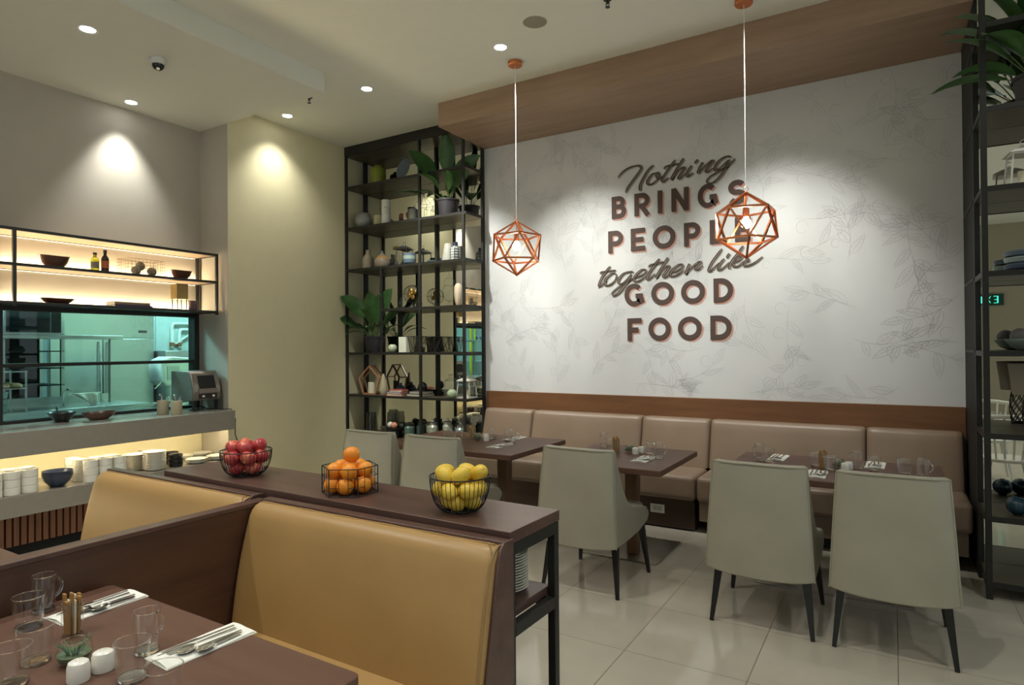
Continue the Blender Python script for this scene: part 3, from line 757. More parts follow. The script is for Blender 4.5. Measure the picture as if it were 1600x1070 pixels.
# ------------------------------------------------------------------ fruit
def wire_bowl(name, label, loc, r, h, foot, rz=0):
    mb = MB(); n = 40
    def pr(t):   # foot -> rim
        a = t*math.pi/2; return (foot + (r-foot)*math.sin(a)**.9, h*(1-math.cos(a))**1.0)
    for i in range(n):
        a = 2*math.pi*i/n
        mb.tube([(pr(k/8)[0]*math.cos(a), pr(k/8)[0]*math.sin(a), pr(k/8)[1]+.003) for k in range(9)], .00125, 5)
    mb.ring((0,0,h+.003), r, .0026, 48, 6).ring((0,0,.004), foot, .003, 32, 6).ring((0,0,.003), foot*.5, .0016, 20, 5)
    for i in range(4):
        a = math.pi*i/4; mb.tube([(foot*math.cos(a), foot*math.sin(a), .003), (-foot*math.cos(a), -foot*math.sin(a), .003)], .0014, 5)
    o = mb.build(name, M['black']); o.location = loc; o.rotation_euler.z = rz
    return tag(o, label, 'fruit bowl')
def fruit_mat(name, stops, scale=6, rough=.35, bmp=0, bs=200, stretch=(1,1,1)):
    m, nt, b = newmat(name); v = coords(nt, stretch)
    nt.links.new(ramp(nt, noise(nt, v, scale, 4, .6), stops), b.inputs['Base Color']); b.inputs['Roughness'].default_value = rough
    if bmp: bump(nt, b, noise(nt, v, bs, 2), bmp, .002)
    return m
apple_m = fruit_mat('apple_skin', [(.36, S(232,170,110)), (.46, S(205,90,84)), (.66, S(165,42,56))], 16, .28, stretch=(1,1,.25))
orange_m = fruit_mat('orange_peel', [(.3, S(238,158,40)), (.7, S(240,136,34))], 8, .42, .35, 260)
lemon_m = fruit_mat('lemon_peel', [(.3, S(226,190,60)), (.7, S(236,204,84))], 9, .42, .3, 200)
stem_m = plain('stem_brown', S(82,62,40), .8)
def mk_apple():
    r = .034; pf = []
    for i in range(15):
        a = math.pi*i/14; rr = r*math.sin(a)*(1.02+.05*math.cos(a)*-1); z = -r*.92*math.cos(a)
        if i > 11: z -= (i-11)**2*.0011
        if i < 2: z += (2-i)*.0018
        pf.append((rr if 0 < i < 14 else 0, z))
    o = MB().lathe(pf, n=24).build('apple', apple_m, smooth=180); tag(o, '', 'apple')
    MB().tube([(0,0,.018), (.001,0,.027), (.004,0,.034)], .0012, 5).build('stem', stem_m, o)
    return o
def mk_orange():
    pf = [(.0335*math.sin(math.pi*i/14), -.0325*math.cos(math.pi*i/14) - (.0012 if i == 14 else 0)) for i in range(15)]
    o = MB().lathe(pf, n=24).build('orange', orange_m, smooth=180); tag(o, '', 'orange')
    MB().lathe([(0,.0318),(.0028,.0324),(.0018,.0332),(0,.0334)], n=8).build('stem_button', M['leafd'], o)
    return o
def mk_lemon():
    pf = []
    for i in range(17):
        a = math.pi*i/16; z = -.036*math.cos(a); r = .0285*math.sin(a)**.85 if 0 < i < 16 else 0
        if i in (1, 15): r *= .55
        if i in (0, 16): z *= 1.12
        pf.append((r, z))
    return tag(MB().lathe(pf, n=24).build('lemon', lemon_m, smooth=180), '', 'lemon')
def pile(proto, centre, z0, layers, group, noun, vessel, tilt=True):
    """layers: (height, words, [(x, y, side words)...])"""
    for h, lw, spots in layers:
        for k, (x, y, sw) in enumerate(spots):
            rot = (random.uniform(-.6,.6), random.uniform(-.6,.6), random.uniform(0,6)) if tilt is True else (random.uniform(.9,1.6), random.uniform(-.4,.4), random.uniform(0,6))
            proto.put((centre[0]+x, centre[1]+y, z0+h), f'{noun} {lw}, {sw} of the {vessel}', group, rot=rot)
# camera looks toward -x,+y from the right: "right" of a pile is +x+y, "near" is +x-y
def ring_(n, r, a0, names): return [(r*math.cos(R(a0+360*i/n)), r*math.sin(R(a0+360*i/n)), names[i]) for i in range(n)]
# screen axes at the bowls: right = (.86,.52), away = (-.52,.86)
SIX = ['on the right', 'at the far right', 'at the far left', 'on the left', 'at the near left', 'at the near right']
FIVE = ['on the right', 'at the far side', 'on the left', 'at the near left', 'at the near right']
FOUR = ['on the right', 'at the far side', 'on the left', 'at the near side']
THREE = ['on the right', 'on the left', 'at the near side']
wire_bowl('wire_fruit_bowl', 'black wire bowl of red apples at the left end of the console', (-2.56, 1.845, .87), .112, .112, .052)
AP = Proto(mk_apple)
pile(AP, (-2.56, 1.845), .87, [(.040, 'in the bottom layer', ring_(4, .047, 0, FOUR)),
    (.088, 'in the middle layer', ring_(6, .071, 31, SIX)),
    (.094, 'in the middle layer', [(0, 0, 'in the middle')]),
    (.134, 'on top of the pile', [(.036,.045,'at the far right'), (-.028,-.045,'at the near left'), (.030,-.026,'at the near right'), (-.035,.024,'at the far left')])],
     'red apples in the wire bowl', 'red apple', 'apple bowl')
wire_bowl('wire_fruit_bowl', 'black wire bowl of yellow lemons at the right end of the console', (-1.325, 1.82, .87), .108, .122, .050)
LE = Proto(mk_lemon)
pile(LE, (-1.325, 1.82), .87, [(.036, 'in the bottom layer', ring_(4, .040, 20, FOUR)),
    (.080, 'in the middle layer', ring_(6, .066, 31, SIX)), (.080, 'in the middle layer', [(0, 0, 'in the middle')]),
    (.132, 'on top of the heap', [(.058,.040,'on the right'), (-.032,-.046,'at the near left'), (.024,-.028,'at the near right'), (-.064,-.004,'at the far left'), (.0,.045,'at the far side')])],
     'yellow lemons in the wire bowl', 'yellow lemon', 'lemon bowl', tilt='lie')
def hex_basket(label, loc, r, h, rz):
    mb = MB(); P = [(r*math.cos(R(60*i)), r*math.sin(R(60*i))) for i in range(6)]
    for z, tr in ((.003,.0018),(h*.33,.0012),(h*.66,.0012),(h,.002)): mb.tube([(x,y,z) for x,y in P], tr, 5, closed=True)
    for i in range(6):
        (x0,y0),(x1,y1) = P[i], P[(i+1)%6]
        mb.tube([(x0,y0,0),(x0,y0,h)], .0022, 6)
        for k in (1/3, 2/3): mb.tube([(x0+(x1-x0)*k, y0+(y1-y0)*k, .003),(x0+(x1-x0)*k, y0+(y1-y0)*k, h)], .0012, 5)
    for k in (-.6,-.2,.2,.6):
        hw = math.sqrt(3)/2*r; mb.tube([(k*r*.8, -min(hw, (1-abs(k*.8))*r*1.7), .003),(k*r*.8, min(hw, (1-abs(k*.8))*r*1.7), .003)], .0012, 5)
    o = mb.build('wire_fruit_basket', M['black']); o.location = loc; o.rotation_euler.z = rz
    return tag(o, label, 'fruit basket')
hex_basket('six-sided black wire basket of oranges in the middle of the console', (-1.885, 1.835, .87), .113, .108, R(31))
OR = Proto(mk_orange)
pile(OR, (-1.885, 1.835), .87, [(.037, 'in the bottom layer', ring_(6, .070, 1, SIX)), (.037, 'in the bottom layer', [(0,0,'in the middle')]),
    (.092, 'in the upper layer', ring_(5, .062, 25, FIVE)), (.100, 'in the upper layer', [(0,0,'in the middle')]),
    (.150, 'crowning the heap', [(0.004,.006,'at the very top')])],
     'oranges in the wire basket', 'orange', 'orange basket')

# ------------------------------------------------------------------ booth tables
def booth_table(x0, x1, y0, y1, label):
    t = thing('booth_table', label, 'table', ((x0+x1)/2, (y0+y1)/2, 0)); cx, cy = (x0+x1)/2, (y0+y1)/2
    m = MB().prism([(x0-cx, y0-cy, .662), (x1-cx, y0-cy, .662)] + [(x1-cx-.02+.02*math.cos(R(a)), y1-cy-.02+.02*math.sin(R(a)), .662) for a in (0,30,60,90)]
                 + [(x0-cx+.02+.02*math.cos(R(a)), y1-cy-.02+.02*math.sin(R(a)), .662) for a in (90,120,150,180)], (0,0,.038))
    m.build('tabletop', M['table'], t, bevel=.003)
    MB().bar((0,0,.663), (0,0,.012), .085).build('leg', M['tablewood'], t)
    box(-.22, .22, -.22, .22, 0, .012).build('base_plate', M['plate3'], t, bevel=.002)
booth_table(-2.152, -1.053, .26, 1.06, 'brown booth table in the near left corner, laid with glasses, cutlery and shakers')
booth_table(-3.75, -2.26, .24, 1.04, 'brown booth table beyond the divider at the left edge of the photo')

# tableware prototypes, origin at the foot
def mk_tumbler(s=1.0):
    g = MB(); r0, r1, h = .031*s, .039*s, .088*s
    g.lathe([(0,.0005),(r0*.95,.0005),(r0,.003),(r1,h-.001),(r1-.0008,h),(r1-.0018,h-.001),(r0-.001,.012*s),(r0*.6,.009*s),(0,.008*s)], n=32)
    o = g.build('tumbler', M['glass']); tag(o, '', 'glass')
    MB().ring((0,0,h-.001), (r1-.0009), .0011, 32, 6).build('rim', M['gbase'], o)
    MB().lathe([(0,.001),(r0*.93,.001),(r0*.985,.004),(r0*.985,.008*s),(r0*.6,.0085*s),(0,.0075*s)], n=32).build('thick_base', M['gbase'], o)
    return o
def mk_mug():
    g = MB(); r, h = .029, .105
    g.lathe([(0,.0005),(r*.92,.0005),(r*.96,.004),(r*1.08,h-.001),(r*1.06,h),(r*1.03,h-.001),(r*.92,.014),(0,.011)], n=30)
    o = g.build('glass_mug', M['glass']); tag(o, '', 'glass mug')
    MB().ring((0,0,h-.001), r*1.055, .0011, 30, 6).build('rim', M['gbase'], o)
    MB().lathe([(0,.001),(r*.9,.001),(r*.93,.004),(r*.92,.010),(0,.0105)], n=30).build('thick_base', M['gbase'], o)
    pts = [(r*1.04, 0, .085)] + [(r*1.04 + .020*math.sin(R(a)), 0, .060 + .026*math.cos(R(a))) for a in range(10, 175, 20)] + [(r*1.0, 0, .032)]
    MB().tube(pts, .0036, 8).build('handle', M['gbase'], o)
    return o
def mk_shaker():
    m = MB(); pf = [(0,0),(.0225,0),(.0235,.003),(.0225,.034),(.020,.042),(.014,.0455),(0,.0465)]
    o = MB().lathe(pf, n=28, sx=1.05).build('shaker', M['white']); tag(o, '', 'salt or pepper shaker')
    q = MB()
    for i in range(5): q.cyl((.006*math.cos(i*1.256), .006*math.sin(i*1.256), .0458), .0008, .0008, 6)
    q.build('pour_hole', M['dark'], o)
    return o
def mk_stickjar():
    o = MB().lathe([(0,.0005),(.024,.0005),(.0255,.003),(.0255,.084),(.0248,.085),(.024,.084),(.0235,.006),(0,.005)], n=28).build('sachet_jar', M['glass']); tag(o, '', 'jar of sugar sachets')
    rnd = random.Random(3); MB().ring((0,0,.084), .0248, .0011, 28, 6).build('rim', M['gbase'], o)
    cols = [plain('brown_sachet', S(160,120,66), .6), plain('white_sachet', S(226,218,198), .6)]
    for k in range(11):
        a = k*2*math.pi/11; rr_ = .017 if k % 2 else .009; x, y = rr_*math.cos(a), rr_*math.sin(a); tp = .098 + rnd.uniform(-.010, .016)
        MB().bar((x*.8, y*.8, .006), (x*1.05, y*1.05, tp), .017, .0055, .016).build('sachet', cols[0 if k % 4 else 1], o, bevel=.001)
    return o
def mk_vase():
    o = MB().lathe([(0,.0005),(.026,.0005),(.036,.010),(.040,.026),(.036,.044),(.027,.055),(.0262,.054),(.0345,.043),(.038,.026),(.034,.012),(0,.004)], n=32).build('bud_vase', M['glass']); tag(o, '', 'round glass vase')
    MB().ring((0,0,.0545), .0266, .0012, 28, 6).build('rim', M['gbase'], o)
    MB().lathe([(0,.006),(.032,.013),(.036,.024),(.0,.022)], n=24).build('moss', plain('moss', S(96,112,84), .9, var=.3, scale=80), o)
    f = MB(); rnd = random.Random(5)
    for k in range(22):
        a = rnd.uniform(0, 6.28); l = rnd.uniform(.02, .042); b = Vector((.010*math.cos(a), .010*math.sin(a), .020)); e = b + Vector((l*.75*math.cos(a), l*.75*math.sin(a), l*.9)); mid = (b+e)/2 + Vector((0,0,.006))
        f.tube([b, mid, e], .0026, 5, r2=.0004)
    f.build('air_plant', plain('air_plant_green', S(96,128,92), .6), o)
    return o
def spoon(name, kind, L=.185):
    """flat cutlery along +y, origin at the middle"""
    m = MB(); h = L/2
    hand = [(-.0042, -h), (.0042, -h), (.0042, -h+.07), (.0022, h-.07), (-.0022, h-.07), (-.0042, -h+.07)]
    if kind == 'knife':
        pl = [(-.0040,-h),(.0040,-h),(.0042,-.005),(.0085,.0),(.0095,h-.03),(.004,h-.003),(-.001,h),(-.003,0)]
        m.prism([(x,y,0) for x,y in pl], (0,0,.0018))
    else:
        m.prism([(x,y,.001) for x,y in hand], (0,0,.0022))
        if kind == 'spoon': m.lathe([(0,-.003),(.011,-.0015),(.0165,.0022),(.0155,.0030),(.010,.0002),(0,-.0012)], (0,h-.042,.004), 24, 1, 1.5)
        else:
            m.prism([(-.0022,h-.075,.0018),(.0022,h-.075,.0018),(.0105,h-.060,.001),(.0105,h-.048,.001),(-.0105,h-.048,.001),(-.0105,h-.060,.001)], (0,0,.0018))
            for x in (-.009,-.003,.003,.009): m.box(x-.0014, x+.0014, h-.05, h-.008, .001, .0026)
    return tag(m.build(name, M['chrome'], bevel=.0005, seg=1), '', name)
def mk_napkin(w=.105, l=.235):
    m = MB()
    for k, (dw, dz) in enumerate(((0,0),(.004,.0013),(.009,.0026))):
        m.grid(lambda u, v: ((u-.5)*(w-dw*(1 if k else 0)) + .0015*math.sin(v*9+k), (v-.5)*(l-.003*k), dz+.0012 + .0012*math.sin(u*7+v*3+k) + (.003*math.sin(math.pi*u) if k == 2 else 0)), 8, 10)
    m.box(-w/2, w/2, -l/2, l/2, 0, .0011)
    return tag(m.build('napkin', M['cloth'], smooth=60), '', 'napkin')
TU, MU, SH, SJ, VA, NA = Proto(mk_tumbler), Proto(mk_mug), Proto(mk_shaker), Proto(mk_stickjar), Proto(mk_vase), Proto(mk_napkin)
FO = Proto(lambda: spoon('fork', 'fork')); SP = Proto(lambda: spoon('spoon', 'spoon')); KN = Proto(lambda: spoon('knife', 'knife', .20)); TS_ = Proto(lambda: spoon('teaspoon', 'spoon', .14))
ZT = .7005
def setting(x, y, rz, where, far=False, tea=True):
    NA.put((x, y, ZT), f'folded white paper napkin {where}', 'white napkins', rz=rz)
    d = Vector((math.cos(rz), math.sin(rz), 0))
    for pr, off, nm in ((KN, .026, 'knife'), (FO, .006, 'fork'), (SP, -.018, 'spoon')) + (((TS_, -.038, 'teaspoon'),) if tea else ()):
        dy = Vector((-math.sin(rz), math.cos(rz), 0)) * (-.012 if nm == 'teaspoon' else 0)
        pr.put((x + d.x*off + dy.x, y + d.y*off + dy.y, ZT + .0070), f'polished steel {nm} on the napkin {where}', 'table cutlery', rz=rz + R(random.uniform(-4, 4)))
# booth table
TB = 'the near booth table'
setting(-1.995, .945, R(181), f'at the far left of {TB}')
setting(-1.505, .958, R(177), f'at the right of {TB}')
MU.put((-2.10, .850, ZT), f'tall glass mug at the back left of {TB}', rz=R(100))
TU.put((-2.008, .777, ZT), f'glass tumbler left on {TB}, in front of the back left mug')
TU.put((-1.775, .700, ZT), f'glass tumbler beside the round vase on {TB}')
TU.put((-1.70, .625, ZT), f'glass tumbler at the left photo edge of {TB}')
SJ.put((-1.86, .818, ZT), f'small glass jar of brown sugar sachets standing on {TB}')
VA.put((-1.69, .747, ZT), f'round glass vase with green air plant on {TB}')
SH.put((-1.592, .712, ZT), f'white ceramic shaker on {TB}, the left one of the pair')
SH.put((-1.594, .765, ZT), f'white ceramic shaker on {TB}, the right one of the pair', rz=1)
TU.put((-1.493, .779, ZT), f'glass tumbler to the right of the white shakers on {TB}')
MU.put((-1.592, .865, ZT), f'tall glass mug behind the shakers on {TB}', rz=R(105))
TU.put((-1.315, .748, ZT), f'glass tumbler at the bottom edge of the photo on {TB}')
# table under the left pendant (positions on the tabletop)
T1 = 'the left dining table'
for x, y, w in ((-3.20,4.22,'at the far left of'), (-3.075,4.125,'left of the sachets on'), (-3.10,4.25,'second from the left on'), (-2.80,4.295,'right of the shakers on'), (-2.635,4.275,'near the right mug on')):
    TU.put((x, y, ZT), f'glass tumbler {w} {T1}', rz=random.random())
MU.put((-3.03, 4.31, ZT), f'glass mug among the tumblers of {T1}', rz=1.0)
MU.put((-2.545, 4.195, ZT), f'glass mug at the right on {T1}', rz=.4)
SJ.put((-2.975, 4.25, ZT), f'glass jar of brown sugar sachets on {T1}')
VA.put((-2.895, 4.215, ZT), f'round glass vase with air plant on {T1}')
SH.put((-2.86, 4.285, ZT), f'white shaker on {T1}, beside the vase'); SH.put((-2.80, 4.21, ZT), f'white shaker on {T1}, nearest the camera')
setting(-2.565, 4.045, R(178), f'at the near right of {T1}')
setting(-2.66, 4.42, R(178), f'at the far side of {T1}', tea=False)
setting(-3.28, 4.04, R(178), f'at the near left of {T1}', tea=False)
T2 = 'the middle dining table'
MU.put((-1.85, 4.355, ZT), f'glass mug at the far left of {T2}', rz=2.6); TU.put((-1.735, 4.205, ZT), f'glass tumbler left of the sachets on {T2}')
SJ.put((-1.685, 4.19, ZT), f'glass jar of brown sugar sachets on {T2}'); VA.put((-1.60, 4.235, ZT), f'round glass vase with air plant on {T2}')
SH.put((-1.54, 4.19, ZT), f'white shaker on {T2}, the near one'); SH.put((-1.52, 4.25, ZT), f'white shaker on {T2}, the far one')
TU.put((-1.44, 4.205, ZT), f'glass tumbler right of the shakers on {T2}'); MU.put((-1.345, 4.11, ZT), f'glass mug at the right of {T2}', rz=.5)
setting(-1.42, 4.02, R(179), f'on {T2}, near side')
T3 = 'the right dining table'
MU.put((-.755, 4.347, ZT), f'glass mug at the left end of {T3}', rz=2.6); TU.put((-.685, 4.28, ZT), f'glass tumbler at the left end of {T3}')
TU.put((-.41, 4.285, ZT), f'glass tumbler left of the sachets on {T3}'); SJ.put((-.37, 4.237, ZT), f'glass jar of brown sugar sachets on {T3}')
TU.put((-.324, 4.174, ZT), f'glass tumbler in front of the vase on {T3}'); VA.put((-.29, 4.30, ZT), f'round glass vase with air plant on {T3}')
SH.put((-.25, 4.23, ZT), f'white shaker on {T3}, the near one'); SH.put((-.235, 4.29, ZT), f'white shaker on {T3}, the far one')
MU.put((-.19, 4.352, ZT), f'glass mug right of the shakers on {T3}', rz=2.8); TU.put((-.10, 4.275, ZT), f'glass tumbler on the napkin edge at the middle of {T3}').location.z = ZT
TU.put((.05, 4.254, ZT), f'glass tumbler toward the right end of {T3}'); MU.put((.137, 4.22, ZT), f'glass mug at the right end of {T3}', rz=.2)
setting(-.66, 4.50, R(178), f'at the far left of {T3}', tea=False)
setting(-.385, 4.03, R(180), f'on the near side of {T3}')
setting(-.10, 4.50, R(178), f'at the far right of {T3}', tea=False)

# ------------------------------------------------------------------ shelf tower left of the art wall
SZ = [3.30, 2.83, 2.355, 1.885, 1.405, .93, .46]       # shelf tops
t = thing('mirror', 'tall wall mirror behind the black shelf tower', 'mirror')
box(LX+.002, -3.655, FY-.008, FY-.001, .02, 3.66).build('mirror_glass', M['mirror'], t, smooth=0)
tw = thing('shelf_tower', 'tall black metal shelf tower with open shelves between cream wall and art wall', 'shelving unit')
X0, X1, Y0, Y1 = -5.372, -3.690, 5.172, 5.490
for x, y, z0, z1 in ((X0, Y0, 0, 3.66), (-4.292, Y0, 0, 3.66), (-3.722, Y0, 0, 3.66), (X0, Y1-.026, 0, 3.66), (-4.30, Y1-.026, 0, 3.66), (-3.686, Y1-.026, 0, 3.66), (-4.842, Y0, 1.405, 2.34), (-4.842, Y1-.026, 1.405, 2.34)):
    box(x, x+.028, y, y+.026, z0, z1).build('post', M['black'], tw, bevel=.002)
box(X0, -3.655, Y0-.004, Y0+.02, 3.655, 3.761).build('fascia', M['black'], tw, bevel=.002)
box(X0, -3.66, Y0+.021, Y1-.001, 3.655, 3.675).build('top_panel', M['shelfp'], tw)
for i, z in enumerate(SZ):
    xa = -4.83 if i == 3 else X0+.004
    s = box(xa, X1+.020, Y0+.008, Y1-.002, z-.024, z).build('shelf', M['shelfp'], tw)
    f = MB(); f.box(xa, X1+.022, Y0+.001, Y0+.010, z-.026, z+.001).box(X1+.014, X1+.024, Y0+.010, Y1-.004, z-.026, z+.001)
    f.build('edge_trim', M['black'], s)
# tower objects -------------------------------------------------
def spt(name, mb_or_list, mats, loc, label, cat, group=None, rz=0):
    o = mb_or_list.build(name, mats); o.location = loc; o.rotation_euler.z = rz
    return tag(o, label, cat, group)
YC = 5.31
spt('canister', MB().lathe([(0,0),(.085,0),(.088,.004),(.088,.18),(.080,.196),(.050,.20),(.046,.222),(.05,.226),(0,.228)], n=36), plain('lime_ceramic', S(128,140,48), .35), (-5.0, YC+.02, SZ[0]), 'lime green ceramic canister on the highest tower shelf', 'canister')
o = spt('decorative_plate', MB().lathe([(0,.0),(.07,.002),(.115,.016),(.118,.018),(.115,.020),(.07,.008),(0,.006)], n=40), plain('grey_blue_ceramic', S(98,112,128), .3), (-4.575, YC-.02, SZ[0]+.118), 'grey blue round plate standing upright on the highest tower shelf', 'plate'); o.rotation_euler = (R(78), 0, R(-12))
spt('lime_pot', MB().lathe([(0,0),(.022,0),(.035,.02),(.030,.045),(.012,.055),(0,.055)], n=20), plain('lime_glaze', S(120,150,50), .3), (-4.86, YC+.13, SZ[0]), 'small lime green pot behind the upright plate', 'pot')
def sphere_vase(r, m): return MB().lathe([(0,.0),(.40*r,0)] + [(r*math.sin(R(a)), r*.98*(.9135-math.cos(R(a)))) for a in range(30, 156, 12)] + [(r*.36, r*1.76), (0, r*1.70)], n=32)
spt('round_vase', sphere_vase(.101, None), plain('pale_grey_glaze', S(150,152,150), .3), (-5.19, YC-.02, SZ[1]), 'pale grey ball shaped vase on the second highest tower shelf', 'vase')
spt('candle', MB().lathe([(0,0),(.052,0),(.054,.003),(.054,.115),(.05,.118),(0,.112)], n=28), plain('cream_wax', S(190,184,150), .6), (-4.955, YC-.03, SZ[1]), 'short cream pillar candle left of the tall white cylinder', 'candle')
t = thing('perforated_lantern', 'tall white cylinder with a pierced dot pattern on the second highest shelf', 'candle holder', (-4.83, YC-.04, SZ[1]))
MB().lathe([(0,0),(.050,0),(.052,.003),(.052,.272),(.050,.275),(0,.272)], n=32).build('body', M['white'], t)
q = MB(); rnd = random.Random(2)
for i in range(34):
    a = R(rnd.uniform(-110, 10)); z = rnd.uniform(.10, .19); v = Vector((math.cos(a)*.0524, math.sin(a)*.0524, z)); q.sphere(v, .0028, 6, 4)
q.build('pierced_hole', M['dark'], t)
spt('gift_tag', box(-.03,.03,-.008,.008,0,.11), plain('pink_card', S(178,62,74), .6), (-4.91, YC+.06, SZ[1]+.115), 'pink card standing behind the cream candle', 'card', rz=.2)
bpy.data.objects['gift_tag'].location.z = SZ[1]
bpy.data.objects['gift_tag'].scale.z = 1.75
cop = plain('rust_wood', S(122,66,46), .5)
for x, lb in ((-4.625, 'left of a pair of rust coloured wooden spoons on the second tower shelf'), (-4.535, 'right of a pair of rust coloured wooden spoons on the second tower shelf')):
    m = MB().lathe([(0,0),(.018,0),(.014,.008),(.004,.012),(0,.012)], n=16); m.bar((0,0,.01), (0,0,.06), .008); m.lathe([(0,-.005),(.016,.0),(.024,.03),(.02,.055),(0,.062)], (0,0,.05), 16, 1, .35)
    spt('wooden_spoon', m, cop, (x, YC-.02, SZ[1]), lb, 'ornament', 'rust wooden spoons', rz=.2)
spt('cylinder_vase', MB().lathe([(0,0),(.052,0),(.053,.003),(.053,.13),(.049,.131),(.047,.012),(0,.01)], n=28), plain('grey_green_glaze', S(92,96,86), .5), (-4.45, YC-.03, SZ[1]), 'grey cylinder vase on the second highest tower shelf', 'vase')
def prism_frame(label, loc, w, d, h, rz=0, apex=.45):
    m = MB(); B = [(-w/2,-d/2,.002),(w/2,-d/2,.002),(w/2,d/2,.002),(-w/2,d/2,.002)]; T = [(x*1.0,y,h*apex) for x,y,_ in B]; A = (0,0,h)
    for i in range(4):
        j = (i+1)%4; m.tube([B[i],B[j]],.002,5).tube([T[i],T[j]],.002,5).tube([B[i],T[i]],.002,5).tube([T[i],A],.002,5)
    o = m.build('wire_terrarium', M['black']); o.location = loc; o.rotation_euler.z = rz; return tag(o, label, 'terrarium', 'wire terrariums')
prism_frame('small black wire terrarium frame left of the upper plant pot', (-4.15, YC+.03, SZ[1]), .12, .12, .20, .3)
prism_frame('large thin wire terrarium frame behind the spoons on the second tower shelf', (-4.40, YC+.09, SZ[1]), .17, .13, .30, .1, .6)

def leaf(mb, base, ang, length, width, lift, droop, twist=0, stalk=.4, n=9):
    """stalk plus a curved blade"""
    d = Vector((math.cos(ang), math.sin(ang), 0)); sd = Vector((-math.sin(ang), math.cos(ang), 0)); pts = []
    for i in range(n+4):
        t = i/(n+3); el = lift - droop*t*t
        if i == 0: pts.append(Vector(base)); continue
        pts.append(pts[-1] + (d*math.cos(el) + Vector((0,0,1))*math.sin(el))*length/(n+3))
    ns = int((n+3)*stalk)
    mb.mat(1).tube(pts[:ns+1], .0045, 5, r2=.003)
    mb.mat(0); vs = []; fs = []; bl = pts[ns:]; m = len(bl)-1
    for i, p in enumerate(bl):
        t = i/m; w = width*math.sin(math.pi*min(1, .04+.96*t))**.75*(1-.25*t)/2 if i < m else .0005
        tg = (bl[min(i+1,m)]-bl[max(i-1,0)]).normalized(); up = tg.cross(sd)*-1
        s2 = (sd*math.cos(twist)+up*math.sin(twist)); cup = up*w*.28 if up.z > 0 else up*-w*.28
        vs += [p - s2*w + cup, p - s2*w*.5 + cup*.3, p, p + s2*w*.5 + cup*.3, p + s2*w + cup]
    for i in range(m):
        for k in range(4): fs.append((i*5+k, i*5+k+1, i*5+k+6, i*5+k+5))
    mb.add(vs, fs)
def potted(loc, label, leaves, r=.12, h=.185, rz=0, scale=1, ymax=.16, xmin=-9, ztop=9):
    t = thing('potted_plant', label, 'potted plant', loc, rz)
    MB().lathe([(0,0),(r*.80,0),(r*.82,.004),(r*.97,h-.02),(r*1.04,h-.019),(r*1.05,h),(r*.98,h),(r*.95,h-.025),(r*.93,h-.03)], n=36).build('pot', M['pot'], t)
    MB().lathe([(0,h-.026),(r*.94,h-.028)], n=24).build('soil', M['soil'], t)
    mb = MB()
    for (a, L, W, lift, droop, *tw_) in leaves:
        a = R(a); b = (.02*math.cos(a), .02*math.sin(a), h-.03)
        leaf(mb, b, a, L*scale, W*scale, R(lift), R(droop), R(tw_[0]) if tw_ else 0, tw_[1] if len(tw_) > 1 else .4)
    def keep(p):       # leaves bend away from the wall, the mirror and the shelf above
        x, y, z = p
        if y > ymax-.05: y = ymax-.05 + .05*(1-math.exp(-(y-ymax+.05)/.05)) - .0005
        if x < xmin+.05: x = xmin+.05 - .05*(1-math.exp(-(xmin+.05-x)/.05))
        return (x, y, z)
    mb.v = [keep(p) for p in mb.v]
    mb.build('foliage', [M['leaf'], M['leafd']], t, smooth=80)
    return t
potted((-3.985, YC-.01, SZ[1]), 'broad leaved green plant in a black pot, upper right of the shelf tower',
    [(216,.68,.24,62,20,60,.42),(290,.74,.21,86,8,0,.48),(203,.62,.17,24,36,15,.45),(350,.50,.20,66,50,40),(20,.60,.20,70,40,60),(240,.46,.18,62,70,10),(160,.45,.12,40,60,0),(310,.42,.12,60,60,40),(90,.45,.14,72,30,60),(205,.42,.07,45,90,0),(120,.40,.10,60,50,0)], r=.115, h=.175)
potted((-5.045, YC-.01, SZ[4]), 'leafy green plant in a black pot, lower left of the shelf tower',
    [(200,.66,.15,36,38,30,.35),(212,.64,.22,68,45,50,.42),(300,.56,.22,76,20,0),(180,.54,.14,40,64,0),(285,.50,.16,70,70,20),(330,.56,.19,74,30,40),(205,.40,.11,50,110,0),(350,.64,.18,72,30,60,.42),(20,.55,.13,60,50,30),(230,.36,.09,35,90,0),(80,.5,.14,72,30,60),(300,.40,.10,40,60,0),(10,.45,.06,40,60,0)], r=.115, h=.185, xmin=-.32)

spt('bottle_vase', MB().lathe([(0,0),(.082,0),(.084,.004),(.084,.09),(.078,.125),(.045,.165),(.036,.180),(.036,.212),(.038,.216),(.028,.216),(.028,.18),(0,.17)], n=36), plain('taupe_glaze', S(164,150,130), .18), (-5.115, YC-.03, SZ[2]), 'glossy taupe bottle vase on the middle tower shelf', 'vase')
sv, nt, b = newmat('striped_glaze'); tc = nt.nodes.new('ShaderNodeTexCoord'); sp = nt.nodes.new('ShaderNodeSeparateXYZ'); nt.links.new(tc.outputs['Object'], sp.inputs[0])
nt.links.new(ramp(nt, math_(nt, 'MULTIPLY', sp.outputs[2], 4.4), [(.0, S(150,136,120)), (.40, S(160,146,130)), (.46, S(205,165,110)), (.58, S(214,170,112)), (.62, S(170,176,178)), (1.0, S(182,184,182))]), b.inputs['Base Color']); b.inputs['Roughness'].default_value = .25
spt('wide_vase', MB().lathe([(0,0),(.085,0),(.105,.02),(.116,.055),(.110,.085),(.085,.115),(.045,.145),(.018,.165),(.014,.175),(.014,.19),(0,.19)], n=36), sv, (-4.90, YC-.03, SZ[2]), 'wide striped grey and gold vase on the middle tower shelf', 'vase')
t = thing('stoppered_jar', 'clear glass jar with a brass coloured stopper behind the striped vase', 'jar', (-4.80, YC+.09, SZ[2]))
